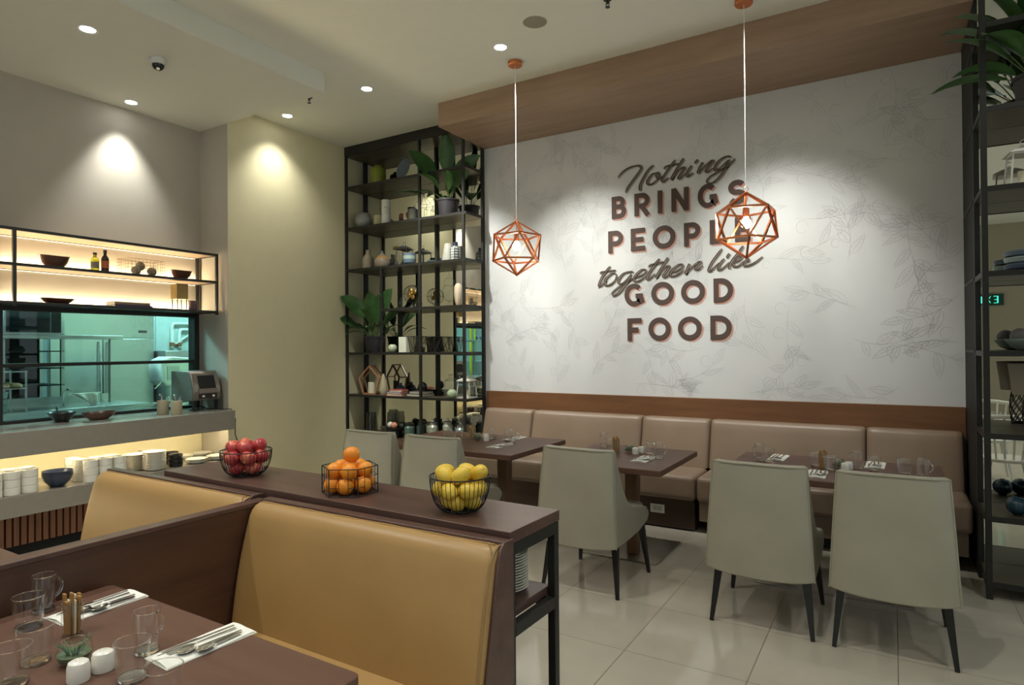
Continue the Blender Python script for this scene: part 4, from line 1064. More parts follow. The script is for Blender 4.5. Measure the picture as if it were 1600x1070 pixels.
MB().lathe([(0,0),(.055,0),(.06,.01),(.058,.12),(.03,.16),(.026,.19),(.028,.21),(.02,.21),(.02,.16),(.05,.118),(.052,.012),(0,.008)], n=28).build('body', M['glass'], t)
MB().lathe([(0,0),(.028,0),(.036,.008),(.036,.03),(.02,.04),(0,.042)], (0,0,.208), 20).build('stopper', plain('brass', S(150,130,70), .3, metal=.9), t)
def lantern(name, label, loc, w, h, m, rz=0, glass=True, candle=True):
    t = thing(name, label, 'lantern', loc, rz); hb = h*.66; wt = w*.80
    f = MB(); f.box(-w/2, w/2, -w/2, w/2, 0, .012)
    for sx in (-1,1):
        for sy in (-1,1): f.bar((sx*w/2*.94, sy*w/2*.94, .01), (sx*wt/2*.94, sy*wt/2*.94, hb), .008)
    f.box(-wt/2, wt/2, -wt/2, wt/2, hb-.008, hb); f.build('frame', m, t)
    a = wt/2*1.25
    r = MB(); r.hexa([(-a,-a,hb),(a,-a,hb),(a,a,hb),(-a,a,hb)], [(-a*.4,-a*.4,hb+h*.12),(a*.4,-a*.4,hb+h*.12),(a*.4,a*.4,hb+h*.12),(-a*.4,a*.4,hb+h*.12)])
    r.lathe([(0,0),(.022,0),(.016,.018),(0,.02)], (0,0,hb+h*.12), 12); r.build('roof', m, t)
    MB().ring((0,0,hb+h*.12+.03), h*.06, .0025, 20, 6, 'y').build('carry_ring', m, t)
    if candle: MB().cyl((0,0,.012), w*.18, hb*.42, 20).build('candle', plain('candle_wax', S(220,214,190), .6), t)
    if glass:
        g = MB()
        for sx in (-1, 1):
            g.add([(sx*w*.45,-w*.44,.012),(sx*w*.45,w*.44,.012),(sx*wt*.45,wt*.44,hb-.008),(sx*wt*.45,-wt*.44,hb-.008)], [(0,1,2,3)])
            g.add([(-w*.44,sx*w*.45,.012),(w*.44,sx*w*.45,.012),(wt*.44,sx*wt*.45,hb-.008),(-wt*.44,sx*wt*.45,hb-.008)], [(0,1,2,3)])
        g.build('glass_pane', M['glass'], t, smooth=0)
    return t
lantern('metal_lantern', 'grey metal lantern with ring on the middle tower shelf, behind the banded cup', (-4.615, YC+.02, SZ[2]), .185, .285, plain('pewter', S(86,84,80), .4, metal=.6), glass=False, candle=False, rz=.15)
bc, nt, b = newmat('banded_glaze'); tc = nt.nodes.new('ShaderNodeTexCoord'); sp = nt.nodes.new('ShaderNodeSeparateXYZ'); nt.links.new(tc.outputs['Object'], sp.inputs[0])
rr = ramp(nt, math_(nt, 'MULTIPLY', sp.outputs[2], 7.5), [(.0, S(84,104,118)), (.42, S(84,104,118)), (.44, S(146,162,150)), (.70, S(146,162,150)), (.72, S(90,106,124)), (1.0, S(90,106,124))]); rr.node.color_ramp.interpolation = 'CONSTANT'
nt.links.new(rr, b.inputs['Base Color']); b.inputs['Roughness'].default_value = .4
spt('banded_cup', MB().lathe([(0,0),(.055,0),(.080,.02),(.086,.05),(.086,.122),(.083,.124),(.080,.12),(.080,.02),(0,.01)], n=36), bc, (-4.485, YC-.05, SZ[2]), 'blue cup with a pale band in front of the metal lantern', 'cup')
pm, nt, b = newmat('patterned_glaze'); v = coords(nt)
ck = nt.nodes.new('ShaderNodeTexVoronoi'); ck.inputs['Scale'].default_value = 36; ck.inputs['Randomness'].default_value = 0; nt.links.new(v, ck.inputs['Vector'])
nt.links.new(mix(nt, math_(nt, 'LESS_THAN', math_(nt, 'ABSOLUTE', math_(nt, 'SUBTRACT', ck.outputs['Distance'], .36)), .14), S(196,200,190), S(40,52,66)), b.inputs['Base Color']); b.inputs['Roughness'].default_value = .3
t = thing('patterned_bottle', 'white bottle with navy geometric pattern and navy cap, right end of the middle tower shelf', 'bottle', (-3.865, YC-.05, SZ[2]))
MB().lathe([(0,0),(.066,0),(.068,.004),(.068,.12),(.058,.142),(.028,.148),(0,.148)], n=32).build('body', pm, t)
MB().lathe([(0,0),(.024,0),(.028,.010),(.028,.040),(.02,.044),(0,.044)], (0,0,.147), 20).build('cap', M['navy'], t)
spt('cone_vase', MB().lathe([(0,0),(.072,0),(.073,.003),(.040,.20),(.036,.205),(0,.2)], n=32), plain('pale_grey_matte', S(176,176,166), .6), (-4.05, YC+.07, SZ[2]), 'pale tapering cone vase left of the patterned bottle', 'vase')
spt('trinket_box', MB().lathe([(0,0),(.05,0),(.052,.01),(.052,.024),(.045,.032),(0,.034)], n=24), plain('slate_glaze', S(60,78,80), .4), (-4.22, YC, SZ[2]), 'low slate trinket box on the middle tower shelf', 'box')
# fourth shelf
t = thing('desk_fan_ornament', 'round wire ball ornament with brass blades on a dark foot, fourth tower shelf', 'ornament', (-4.475, YC-.02, SZ[3]))
m = MB()
for k in range(9):
    a = math.pi*k/9; m.ring((0,0,0), .095, .0018, 32, 5, 'x') if k == 0 else None
    pts = [(.095*math.cos(b_)*math.cos(a), .095*math.cos(b_)*math.sin(a), .155+.095*math.sin(b_)) for b_ in [2*math.pi*i/28 for i in range(28)]]
    if k: m.tube(pts, .0016, 5, closed=True)
m.v = [(x, y, z if i >= 32*5 else z+.155) for i, (x, y, z) in enumerate(m.v)]
m.ring((0,0,.155), .095, .0018, 32, 5, 'z'); m.build('wire_cage', plain('dark_bronze', S(70,60,46), .35, metal=.8), t)
m = MB().lathe([(0,0),(.052,0),(.045,.012),(.016,.035),(.008,.06),(0,.062)], n=24); m.build('foot', M['black'], t)
m = MB()
for k in range(4):
    a = k*math.pi/2+.4; c = (.04*math.cos(a), -.01, .155+.04*math.sin(a)); m.sphere(c, .026, 12, 8, M=Matrix.Diagonal((1,.25,1)))
m.sphere((0,-.01,.155), .018, 12, 8); m.build('blade', plain('brass_blade', S(214,170,92), .25, metal=1.0), t)
def apothecary(label, loc, s, finial=True):
    t = thing('apothecary_jar', label, 'glass jar', loc)
    MB().lathe([(r*s, z*s) for r, z in [(0,0),(.055,0),(.056,.006),(.020,.018),(.022,.03),(.06,.07),(.080,.13),(.084,.18),(.074,.21),(.050,.225),(.052,.232),(.046,.232),(.046,.225),(.07,.208),(.079,.18),(.076,.13),(.055,.072),(0,.04)]], n=32).build('body', M['glass'], t)
    MB().lathe([(r*s, z*s) for r, z in [(.052,.232),(.062,.24),(.066,.262),(.058,.285),(.030,.30),(.016,.31),(.024,.325),(.014,.34),(.008,.35),(.012,.362),(.004,.38),(0,.385)]], n=28).build('lid', M['glass'], t)
    return t
apothecary('tall ribbed clear glass apothecary jar with finial lid, fourth tower shelf', (-3.965, YC-.03, SZ[3]), .98)
apothecary('small clear glass jar left of the wire ball ornament', (-4.66, YC+.04, SZ[3]), .46)
sh, nt, b = newmat('shell_glaze'); v = coords(nt, (40, 40, 4)); nt.links.new(ramp(nt, noise(nt, v, 1, 3), [(.35, S(206,176,140)), (.6, S(232,220,196))]), b.inputs['Base Color']); b.inputs['Roughness'].default_value = .3
spt('shell_vase', MB().lathe([(0,0),(.030,0),(.046,.04),(.057,.12),(.054,.19),(.035,.222),(0,.23)], n=28), sh, (-3.815, YC-.07, SZ[3]), 'cream streaked egg shaped vase at the right end of the fourth tower shelf', 'vase')
# fifth shelf
spt('tealight_holder', sphere_vase(.050, None), plain('pale_green_glaze', S(178,190,160), .3), (-4.72, YC-.07, SZ[4]), 'round pale green tealight holder beside the lower plant', 'candle holder')
spt('photo_block', box(-.052,.052,-.03,.03,0,.168), plain('bright_white_block', S(236,240,222), .4), (-4.56, YC-.06, SZ[4]), 'upright white block on the fifth tower shelf', 'block')
def facet_box(label, loc, w, h, rz):
    t = thing('facet_vase', label, 'vase', loc, rz)
    B = [(-w*.35,-w*.3,0),(w*.35,-w*.3,0),(w*.35,w*.3,0),(-w*.35,w*.3,0)]; T = [(-w*.5,-w*.4,h),(w*.5,-w*.4,h),(w*.5,w*.4,h),(-w*.5,w*.4,h)]
    MB().hexa(B, T).build('body', M['smoke'], t, smooth=0)
    MB().hexa([(x*.5,y*.5,.004) for x,y,_ in B], [(x*.1,y*.1,h*.9) for x,y,_ in T]).build('facet', M['blackcer'], t, smooth=0)
    m = MB()
    for i in range(4): m.tube([B[i], T[(i+1)%4]], .003, 5).tube([T[i], T[(i+1)%4]], .003, 5).tube([B[i], T[i]], .003, 5)
    m.build('edge_wire', M['black'], t)
facet_box('smoked black faceted vase, left one on the fifth tower shelf', (-4.40, YC-.03, SZ[4]), .165, .17, .2)
facet_box('smoked black faceted vase, right one on the fifth tower shelf', (-4.19, YC-.01, SZ[4]), .14, .165, -.2)
# sixth shelf
def penta(label, loc, s, rz=0):
    t = thing('pentagon_lantern', label, 'candle lantern', loc, rz)
    P = [(-.075,0),(.075,0),(.128,.17),(0,.315),(-.128,.17)]; m = MB()
    for i in range(5):
        a, b = P[i], P[(i+1)%5]
        for y in (-.055, .055): m.bar((a[0],y,a[1]+.008), (b[0],y,b[1]+.008), .016)
        m.bar((a[0],-.055,a[1]+.008), (a[0],.055,a[1]+.008), .014)
    m.build('frame', plain('copper_wood', S(156,112,80), .35), t)
    box(-.07,.07,-.05,.05,.002,.012).build('base', plain('copper_wood_base', S(150,100,70), .4), t)
    MB().cyl((0,0,.012), .042, .125, 24).build('candle', plain('white_wax', S(214,208,186), .6), t)
penta('copper coloured pentagon lantern with white candle on the sixth tower shelf', (-5.07, YC-.03, SZ[5]), 1, .25)
spt('teardrop_vase', MB().lathe([(0,0),(.045,0),(.056,.03),(.055,.08),(.040,.15),(.020,.21),(.012,.235),(0,.236)], n=28), plain('beige_teardrop', S(176,166,138), .4), (-4.885, YC-.04, SZ[5]), 'beige teardrop vase beside the pentagon lantern', 'vase')
def book(label, loc, w, d, h, m, rz=0, name='book'):
    t = thing(name, label, 'book', loc, rz)
    c = MB(); c.box(-w/2,w/2,-d/2,d/2,0,.0025).box(-w/2,w/2,-d/2,d/2,h-.0025,h).box(-w/2,-w/2+.003,-d/2,d/2,0,h); c.build('cover', m, t)
    box(-w/2+.004,w/2-.004,-d/2+.004,d/2-.004,.0026,h-.0026).build('pages', M['page'], t)
book('orange book at the bottom of the small pile on the sixth tower shelf', (-4.655, YC-.06, SZ[5]), .20, .14, .025, M['orange_c'], .1)
book('pale blue book in the middle of the small pile on the sixth tower shelf', (-4.66, YC-.06, SZ[5]+.0255), .19, .135, .018, M['blue'], .02)
book('red book on top of the small pile on the sixth tower shelf', (-4.645, YC-.055, SZ[5]+.044), .17, .13, .022, M['red'], .12)
spt('navy_vase', MB().lathe([(0,0),(.04,0),(.058,.02),(.060,.05),(.048,.085),(.020,.105),(.018,.13),(0,.13)], n=28), M['navy'], (-4.75, YC+.09, SZ[5]), 'small navy vase behind the book pile', 'vase')
book('black book lying flat under the black ball on the sixth tower shelf', (-4.40, YC+.02, SZ[5]), .26, .17, .028, M['blackcer'], 0)
book('grey book lying on the black book, sixth tower shelf', (-4.39, YC+.02, SZ[5]+.0285), .22, .15, .022, plain('grey_cover', S(110,108,98), .6), .1)
spt('ball_ornament', MB().sphere((0,0,.05), .05, 24, 14), M['blackcer'], (-4.38, YC+.03, SZ[5]+.051), 'black ball resting on the grey book', 'ornament')
t = thing('canister_jar', 'ribbed clear glass jar with crown lid on the sixth tower shelf', 'glass jar', (-3.965, YC-.01, SZ[5]))
MB().lathe([(0,0),(.072,0),(.078,.01),(.078,.17),(.06,.19),(.045,.195),(.045,.19),(.072,.168),(.072,.012),(0,.008)], n=32).build('body', M['glass'], t)
MB().lathe([(0,.196),(.045,.196),(.048,.204),(.02,.212),(.03,.235),(.04,.245),(0,.228)], n=24).build('lid', M['glass'], t)
spt('tealight_holder', sphere_vase(.051, None), plain('mint_glaze', S(176,196,160), .3), (-3.895, YC-.09, SZ[5]), 'round mint green tealight holder in front of the ribbed jar', 'candle holder')
lantern('glass_lantern', 'white metal lantern with glass panes at the right end of the sixth tower shelf', (-3.785, YC+.02, SZ[5]), .165, .27, M['whitepaint'], rz=.1)
# bottom shelf (tops show over the chairs)
for x, y, lb in ((-5.10, YC+.0, 'smoky tapered glass vase at the left of the bottom tower shelf'), (-4.90, YC+.12, 'smoky tapered glass vase near the mirror on the bottom tower shelf')):
    spt('tapered_vase', MB().lathe([(0,0),(.07,0),(.074,.004),(.056,.26),(.054,.26),(.068,.01),(0,.008)], n=28), M['smoke'], (x, y, SZ[6]), lb, 'vase', 'smoky tapered vases')
t = tag(MB().lathe([(0,0),(.06,0),(.10,.01),(.185,.034),(.187,.038),(.10,.016),(0,.008)], n=36).build('shallow_bowl', M['blackcer']), 'wide black bowl of ornament balls on the bottom tower shelf', 'bowl'); t.location = (-4.72, YC-.0, SZ[6]+.08)
o = MB().cyl((0,0,0), .06, .079, 24).build('stand', M['blackcer'], t); o.location = (0,0,-.08)
for dx, dy, c, lb in ((-.07,-.03,(225,225,215),'white'), (.0,-.05,(214,150,116),'salmon'), (.01,.04,(90,84,70),'olive brown'), (.08,.0,(60,66,60),'dark green')):
    spt('ornament_ball', MB().sphere((0,0,.038), .038, 20, 12), plain('ball_'+lb.replace(' ','_'), S(*c), .5), (-4.72+dx, YC+dy, SZ[6]+.098), lb + ' ball in the wide black bowl on the bottom tower shelf', 'ornament ball')
for x, y, c, lb, hh in ((-4.50, YC-.05, (88,112,100), 'green ribbed glass jar, leftmost of the jars on the bottom tower shelf', .17), (-4.40, YC+.03, (70,92,88), 'dark teal glass jar with ball lid on the bottom tower shelf', .19), (-4.20, YC-.02, (170,180,160), 'clear storage jar right of the teal jar on the bottom tower shelf', .20), (-4.02, YC, (178,182,162), 'cream storage jar right of centre on the bottom tower shelf', .22), (-3.85, YC, (150,170,165), 'pale glass jar at the right end of the bottom tower shelf', .19)):
    t = thing('storage_jar', lb, 'jar', (x, y, SZ[6]))
    MB().lathe([(0,0),(.05,0),(.056,.008),(.056,hh*.75),(.04,hh*.85),(.04,hh*.9),(0,hh*.9)], n=24).build('body', plain('jar_glass_%d' % c[0], S(*c), .15, spec=.8), t)
    MB().lathe([(0,0),(.042,0),(.044,hh*.08),(.02,hh*.12),(.018,hh*.2),(0,hh*.22)], (0,0,hh*.9), 20).build('lid', M['blackcer'] if c[0] < 100 else M['steel'], t)

for nm, k_ in (('bottle_vase', .79), ('wide_vase', .77), ('banded_cup', .82), ('patterned_bottle', .87), ('apothecary_jar', .83), ('shell_vase', .83), ('teardrop_vase', .80), ('canister_jar', .87), ('metal_lantern', .86)):
    bpy.data.objects[nm].scale = (k_, k_, 1)

# ------------------------------------------------------------------ right-hand shelving, mirrored at the back
RZ = [3.28, 2.80, 2.345, 1.862, 1.408, .94, .47, .10]
XL, XR, YA, YB = .44, 2.3, 4.45, 4.862
t = thing('mirror', 'tall mirror behind the dark shelving at the right edge', 'mirror')
box(XL+.032, XR, YB+.001, YB+.008, .02, 3.75).build('mirror_glass', M['mirror'], t, smooth=0)
rs = thing('shelving_unit', 'tall dark metal shelving at the right edge of the photo', 'shelving unit')
for x, y in ((XL, YA), (XL, YB-.030), (1.35, YA), (XR, YA), (1.35, YB-.030), (XR, YB-.030)):
    box(x, x+.030, y, y+.030, 0, 3.761).build('post', M['black'], rs, bevel=.002)
for z in RZ:
    s = box(XL+.004, XR, YA+.010, YB-.002, z-.026, z).build('shelf', M['shelfp'], rs)
    f = MB(); f.box(XL+.002, XR, YA+.001, YA+.012, z-.030, z+.001).box(XL+.001, XL+.010, YA+.03, YB-.030, z-.030, z+.001)
    f.build('edge_trim', M['black'], s)
    box(XL-.004, XL-.001, YB, FY-.04, z-.014, z).build('side_strip', M['black'], s) if z > 1.1 else None
YS = 4.63
potted((.73, YS, RZ[1]), 'large dark leaved plant in a black pot at the top right corner of the photo',
    [(180,.62,.20,62,60,10,.35),(200,.55,.20,48,50,20,.35),(165,.66,.18,72,50,0,.4),(230,.50,.20,50,70,20,.35),(270,.50,.18,55,60,0),(190,.42,.18,30,50,0,.3),(150,.60,.16,76,40,0),(210,.66,.18,80,60,20,.4),(320,.5,.2,60,60,0),(20,.55,.2,60,50,0),(90,.4,.16,70,30,0),(250,.62,.18,82,40,20,.4),(175,.50,.15,20,40,0,.3)], r=.12, h=.18, scale=1.02, ymax=.215)
lantern('glass_lantern', 'pale metal lantern with glass panes on the right-hand shelving', (.655, YS-.03, RZ[2]), .17, .29, M['whitepaint'], rz=.1)
bl = [plain('blue_bowl_a', S(96,116,134), .3), plain('blue_bowl_b', S(150,170,172), .3), plain('blue_bowl_c', S(84,98,124), .3)]
for k, (m_, lb) in enumerate(zip(bl[::-1], ('bottom', 'middle', 'top'))):
    o = MB().lathe([(0,0),(.06,0),(.105,.018),(.112,.040),(.110,.045),(.104,.040),(.06,.008),(0,.006)], n=36).build('serving_bowl', m_); o.location = (.67, YS, RZ[3]+k*.038)
    tag(o, f'blue grey serving bowl, {lb} of the stack on the right-hand shelving', 'bowl', 'blue bowls on the right shelving')
o = MB().lathe([(0,0),(.05,0),(.09,.02),(.125,.065),(.122,.068),(.08,.022),(0,.01)], n=36).build('ornament_bowl', plain('mint_bowl', S(140,158,150), .3)); o.location = (.68, YS, RZ[4]); tag(o, 'pale mint bowl of grey balls on the right-hand shelving', 'bowl')
for dx, dy, lb in ((-.055,-.03,'left'), (.03,-.05,'right'), (.0,.055,'rear')):
    spt('ornament_ball', MB().sphere((0,0,.048), .048, 22, 14), plain('grey_twine', S(112,110,112), .8, bmp=.6, bscale=120), (.68+dx, YS+dy, RZ[4]+.034), f'grey twine ball, {lb} one in the mint bowl', 'ornament ball', 'grey twine balls')
t = thing('table_lamp', 'table lamp with grey drum shade and lattice base on the right-hand shelving', 'lamp', (.69, YS, RZ[5]))
MB().lathe([(.10,.215),(.10,.217),(.12,.395),(.118,.395),(.098,.216)][::1], n=36).build('lamp_shade', plain('grey_linen_shade', S(136,130,118), .8, bmp=.2, bscale=300), t)
m = MB()
for k in range(8):
    for s_ in (1, -1):
        m.tube([((.045+.01*math.sin(math.pi*i/8))*math.cos(math.pi*2*k/8+s_*i*.25), (.045+.01*math.sin(math.pi*i/8))*math.sin(math.pi*2*k/8+s_*i*.25), .01+.19*i/8) for i in range(9)], .003, 5)
m.ring((0,0,.008), .046, .006, 24, 6).ring((0,0,.2), .046, .004, 24, 6); m.build('lattice_base', M['black'], t)
MB().cyl((0,0,.19), .006, .17, 10).build('stem', M['black'], t)
for x, y, lb in ((.60, YS-.05, 'left'), (.70, YS-.10, 'right')):
    m = MB().lathe([(0,0),(.02,0)] + [(.055*math.sin(R(a)), .052-.052*math.cos(R(a))) for a in range(25, 160, 15)] + [(.015,.1),(.012,.09),(0,.085)], n=26)
    spt('pierced_ball', m, plain('teal_pierced_glaze', S(40,70,84), .25, bmp=.5, bscale=60), (x, y, RZ[6]), f'dark teal pierced ceramic ball, {lb} one low on the right-hand shelving', 'ornament', 'teal pierced balls')

# what the right-hand mirror shows: white spindle chairs at a laid table, an exit sign
def spindle():
    t = thing('spindle_chair', '', 'chair', (0,0,0), 0, 'white spindle chairs')
    MB().prism([(.21*math.cos(R(a)), .20*math.sin(R(a)), .405) for a in range(0,360,20)], (0,0,.028)).build('seat', M['whitepaint'], t, bevel=.006)
    for sx in (-1,1):
        for sy in (-1,1): MB().tube([(sx*.13, sy*.12, .41), (sx*.20, sy*.19, 0)], .018, 8, r2=.012).build('leg', M['whitepaint'], t)
    for k in range(6):
        u = -1+2*k/5; MB().tube([(u*.15, .16-.02*abs(u), .43), (u*.20, .235-.03*abs(u), .80)], .009, 8).build('spindle', M['whitepaint'], t)
    MB().tube([(-.235,.19,.795),(-.12,.235,.81),(0,.245,.815),(.12,.235,.81),(.235,.19,.795)], .020, 8).build('top_rail', M['whitepaint'], t)
    return t
S_ = Proto(spindle)
S_.put((.86, 2.62, 0), 'white spindle back chair with its back to the mirror, seen in the right-hand mirror', 'white spindle chairs', rz=0)
S_.put((1.62, 2.62, 0), 'white spindle back chair right of the first one, seen in the right-hand mirror', 'white spindle chairs')
S_.put((.86, 1.25, 0), 'white spindle back chair across the mirrored table', 'white spindle chairs', rz=math.pi)
t = thing('dining_table', 'pale topped dining table mirrored in the right-hand shelving', 'table', (1.25, 1.95, 0))
box(-.65,.65,-.36,.36,.665,.70).build('tabletop', M['whitepaint'], t, bevel=.003)
MB().bar((0,0,.665), (0,0,.01), .08).build('leg', M['tablewood'], t); box(-.25,.25,-.2,.2,0,.01).build('base_plate', M['plate3'], t)
for x, y in ((.85,2.1),(1.05,1.85),(1.3,2.05)): TU.put((x, y, ZT), 'glass tumbler on the mirrored pale table, ' + ('left one' if x < .9 else 'near one' if y < 1.9 else 'right one'), 'tumblers on the mirrored table')
t = thing('exit_sign', 'green lit EXIT sign on the rear wall, seen in the right-hand mirror', 'exit sign', (1.57, -5.49, 2.30), 0); t.scale = (1.3, 1, 1.3)
box(-.20,.20,.0,.03,-.085,.085).build('housing', plain('sign_green', S(20,60,46), .4), t)
m = MB()
def sb(x0,z0,x1,z1): m.bar((x0,.033,z0),(x1,.033,z1),.014,.004)
for i, ch in enumerate('EXIT'):
    x = .128 - i*.086
    if ch == 'E': [sb(x,-.05,x,.05), sb(x,.05,x-.05,.05), sb(x,0,x-.04,0), sb(x,-.05,x-.05,-.05)]
    if ch == 'X': [sb(x,-.05,x-.05,.05), sb(x,.05,x-.05,-.05)]
    if ch == 'I': sb(x-.02,-.05,x-.02,.05)
    if ch == 'T': [sb(x+.005,.05,x-.055,.05), sb(x-.025,-.05,x-.025,.05)]
m.build('letters', M['exit'], t, smooth=0)

# ------------------------------------------------------------------ counter under the kitchen window
YE = 3.64; YS0 = -1.5
t = thing('kitchen_counter', 'grey stone pass counter with lit shelf niche below and slatted wood base', 'counter')
box(KX-.10, -5.205, YS0, YE, .715, .888).build('worktop', M['stone'], t, bevel=.003)
box(KX+.002, -5.205, YS0, YE+.04, .298, .445).build('lower_shelf', M['stone'], t, bevel=.003)
box(KX+.002, KX+.022, YS0, YE+.04, .445, .715).build('niche_back', M['cream'], t)
m = MB(); n = int((YE-YS0)/.045)
for k in range(n): m.box(-5.335, -5.305, YS0+k*.045, YS0+k*.045+.032, .075, .298)
m.build('slatted_front', M['copperwood'], t)
box(KX+.002, -5.336, YS0, YE+.04, .0, .298).build('carcass', M['dark'], t)
o = box(-5.40, -5.385, YS0+.02, YE-.02, .7035, .7145).build('light_strip', M['led'], t)
ZC = .8885
# cups, bowls and plates in the niche
def mk_cup():
    return tag(MB().lathe([(0,0),(.046,0),(.0495,.002),(.050,.006),(.050,.0545),(.047,.0555),(.046,.05),(.044,.012),(0,.008)], n=28).build('cup', M['white']), '', 'cup')
CU = Proto(mk_cup); ZN = .4455
def stack(x, y, n, where, words, cup=CU, dz=.056, what='white stoneware cup', grp='white cups in the lit niche'):
    for k in range(n): cup.put((x + random.uniform(-.0015,.0015), y, ZN + k*dz), f'{words[k]} white cup of the stack {where}', grp, rz=random.random())
W3 = ['bottom', 'middle', 'top']
for x, y, wh in ((-5.27,1.835,'at the left photo edge, front row'), (-5.27,1.940,'in the front row, second left of the navy bowls'), (-5.27,2.045,'in the front row, just left of the navy bowls'),
                 (-5.375,1.86,'at the left photo edge, second row'), (-5.375,1.965,'in the second row, second left of the navy bowls'), (-5.375,2.07,'in the second row, just left of the navy bowls'),
                 (-5.50,2.42,'at the rear right of the navy bowls'), (-5.39,2.425,'in the second row right of the navy bowls'), (-5.27,2.445,'in the front row, first right of the navy bowls'),
                 (-5.27,2.549,'in the front row, second right of the navy bowls'), (-5.27,2.654,'in the front row, third right of the navy bowls'), (-5.38,2.535,'in the second row, second right of the navy bowls'), (-5.38,2.64,'in the second row, third right of the navy bowls')):
    stack(x, y, 3, wh, W3)
def mk_navy(): return tag(MB().lathe([(0,0),(.045,0),(.048,.006),(.085,.045),(.097,.085),(.098,.089),(.094,.087),(.080,.046),(.045,.012),(0,.01)], n=36).build('bowl', [M['navy']]), '', 'bowl')
NB = Proto(mk_navy)
for k in range(3): NB.put((-5.315, 2.24, ZN + k*.014), f'navy bowl, {W3[k]} one of three nested between the white cup stacks', 'navy bowls in the niche')
PL = plate_proto(.088, 'white'); PSm = plate_proto(.078, 'white', 'side_plate')
for x, y, n, wh in ((-5.65,2.86,9,'rear left'), (-5.45,2.865,12,'tall middle'), (-5.62,3.07,11,'rear right'), (-5.31,2.955,14,'front right')):
    for k in range(n): (PL if n != 11 else PSm).put((x, y, ZN + k*.0108), f'white plate, {ORD[n-1-k]} in the {wh} stack of the niche', 'stacked white plates in the niche', rz=random.random())
for x, y, n, wh in ((-5.64,3.40,2,'rear left'), (-5.31,3.325,3,'front left'), (-5.64,3.59,2,'rear right'), (-5.31,3.52,3,'front right')):
    for k in range(n): PL.put((x, y, ZN + k*.0115), f'white plate, {ORD[n-1-k]} of the low {wh} stack, niche end', 'low stacks of white plates at the niche end', rz=random.random())
def mk_blk():
    m = MB().lathe([(0,0),(.050,0),(.055,.005),(.058,.034),(.057,.035),(.054,.033),(.051,.008),(0,.006)], n=30); m.box(-.076,-.055,-.014,.014,.026,.033).box(.055,.076,-.014,.014,.026,.033)
    return tag(m.build('eared_dish', M['blackcer']), '', 'dish')
BK = Proto(mk_blk)
for x, y, wh in ((-5.31,3.135,'in front'), (-5.47,3.19,'behind')):
    for k in range(3): BK.put((x, y, ZN + k*.034), f'black eared dish, {W3[k]} one of the stack {wh} beside the white plates', 'black eared dishes in the niche')
# on the worktop
o = MB().lathe([(0,0),(.045,0),(.05,.008),(.098,.075),(.096,.078),(.090,.074),(.045,.014),(0,.012)], n=30).build('mixing_bowl', M['blackcer']); o.location = (-5.62, 2.40, ZC); tag(o, 'black bowl on the counter in front of the kitchen window', 'bowl')
m = MB().tube([(-.01,0,.02),(.005,-.01,.07),(.02,-.02,.105)], .006, 8); m.lathe([(0,-.012),(.012,0),(0,.012)], (.022,-.021,.112), 14)
o = m.build('serving_spoon', M['chrome']); o.location = (-5.64, 2.385, ZC+.004); tag(o, 'steel serving spoon standing in the black bowl', 'spoon')
def wbowl(loc, label, r, h, rz=0, tilt=.02, name='wooden_bowl'):
    m = MB(); n = 36; vs = []; prof = [(0,0),(.45,0),(.52,.04),(.8,.45),(1,1),(.96,1.0),(.76,.5),(.45,.12),(0,.08)]; fs = []
    for i, (pr_, pz) in enumerate(prof):
        for k in range(n):
            a = 2*math.pi*k/n; vs.append((pr_*r*math.cos(a)*.85, pr_*r*math.sin(a), pz*h*(1+tilt*5*abs(math.sin(a))**2*(pz))))
    for i in range(len(prof)-1):
        for k in range(n): l = (k+1)%n; fs.append((i*n+k, i*n+l, (i+1)*n+l, (i+1)*n+k))
    o = m.add(vs, fs).build(name, M['brownbowl']); o.location = loc; o.rotation_euler.z = rz; return tag(o, label, 'bowl')
o = MB().lathe([(0,0),(.075,0),(.09,.006),(.092,.009),(.07,.004),(0,.004)], n=30).build('platter', M['white']); o.location = (-5.44, 2.56, ZC); tag(o, 'white platter under the brown wooden bowl on the counter', 'plate')
b_ = wbowl((-5.47, 2.60, ZC+.0095), 'shallow brown wooden bowl on the pass counter', .125, .055)
for y, x, lb in ((3.135, -5.50, 'left'), (3.165, -5.345, 'right')):
    t = thing('utensil_holder', f'beige ceramic cylinder of spoons on the counter, the {lb} one', 'utensil holder', (x, y, ZC), 0, 'beige utensil holders')
    MB().lathe([(0,0),(.044,0),(.046,.003),(.046,.116),(.044,.118),(.042,.116),(.042,.01),(0,.008)], n=32).build('body', M['can'], t)
    for k in range(3):
        a = k*2.1+x; e = (.03*math.cos(a), .03*math.sin(a), .145+.012*k)
        MB().tube([(.01*math.cos(a+2), .01*math.sin(a+2), .012), e], .0032, 6).sphere(e, .008, 10, 6).build('utensil', M['chrome'], t)
# conveyor toaster
t = thing('conveyor_toaster', 'stainless steel conveyor toaster at the right end of the counter', 'toaster', (-5.60, 3.50, ZC))
P = [(-.17,.095),(.165,.095),(.185,.12),(.185,.20),(.14,.335),(.11,.365),(-.17,.365)]
MB().prism([(x,-.135,z) for x,z in P], (0,.27,0)).build('housing', M['toaster'], t, bevel=.006)
MB().prism([(.1875,-.075,.205),(.1475,-.075,.322),(.1475,.085,.322),(.1875,.085,.205)][::-1], (.004,0,.0015)).build('feed_opening', M['dark'], t)
box(.186,.194,-.085,.095,.165,.205).build('front_band', M['toaster'], t, bevel=.001)
box(.186,.190,-.085,.095,.112,.158).build('control_panel', M['blackcer'], t)
for y in (-.045, .055): MB().lathe([(0,0),(.011,0),(.010,.012),(0,.012)], n=16, M=Matrix.Rotation(R(90), 4, 'Y')).build('knob', M['plastic'], t, loc=(.190, y, .135))
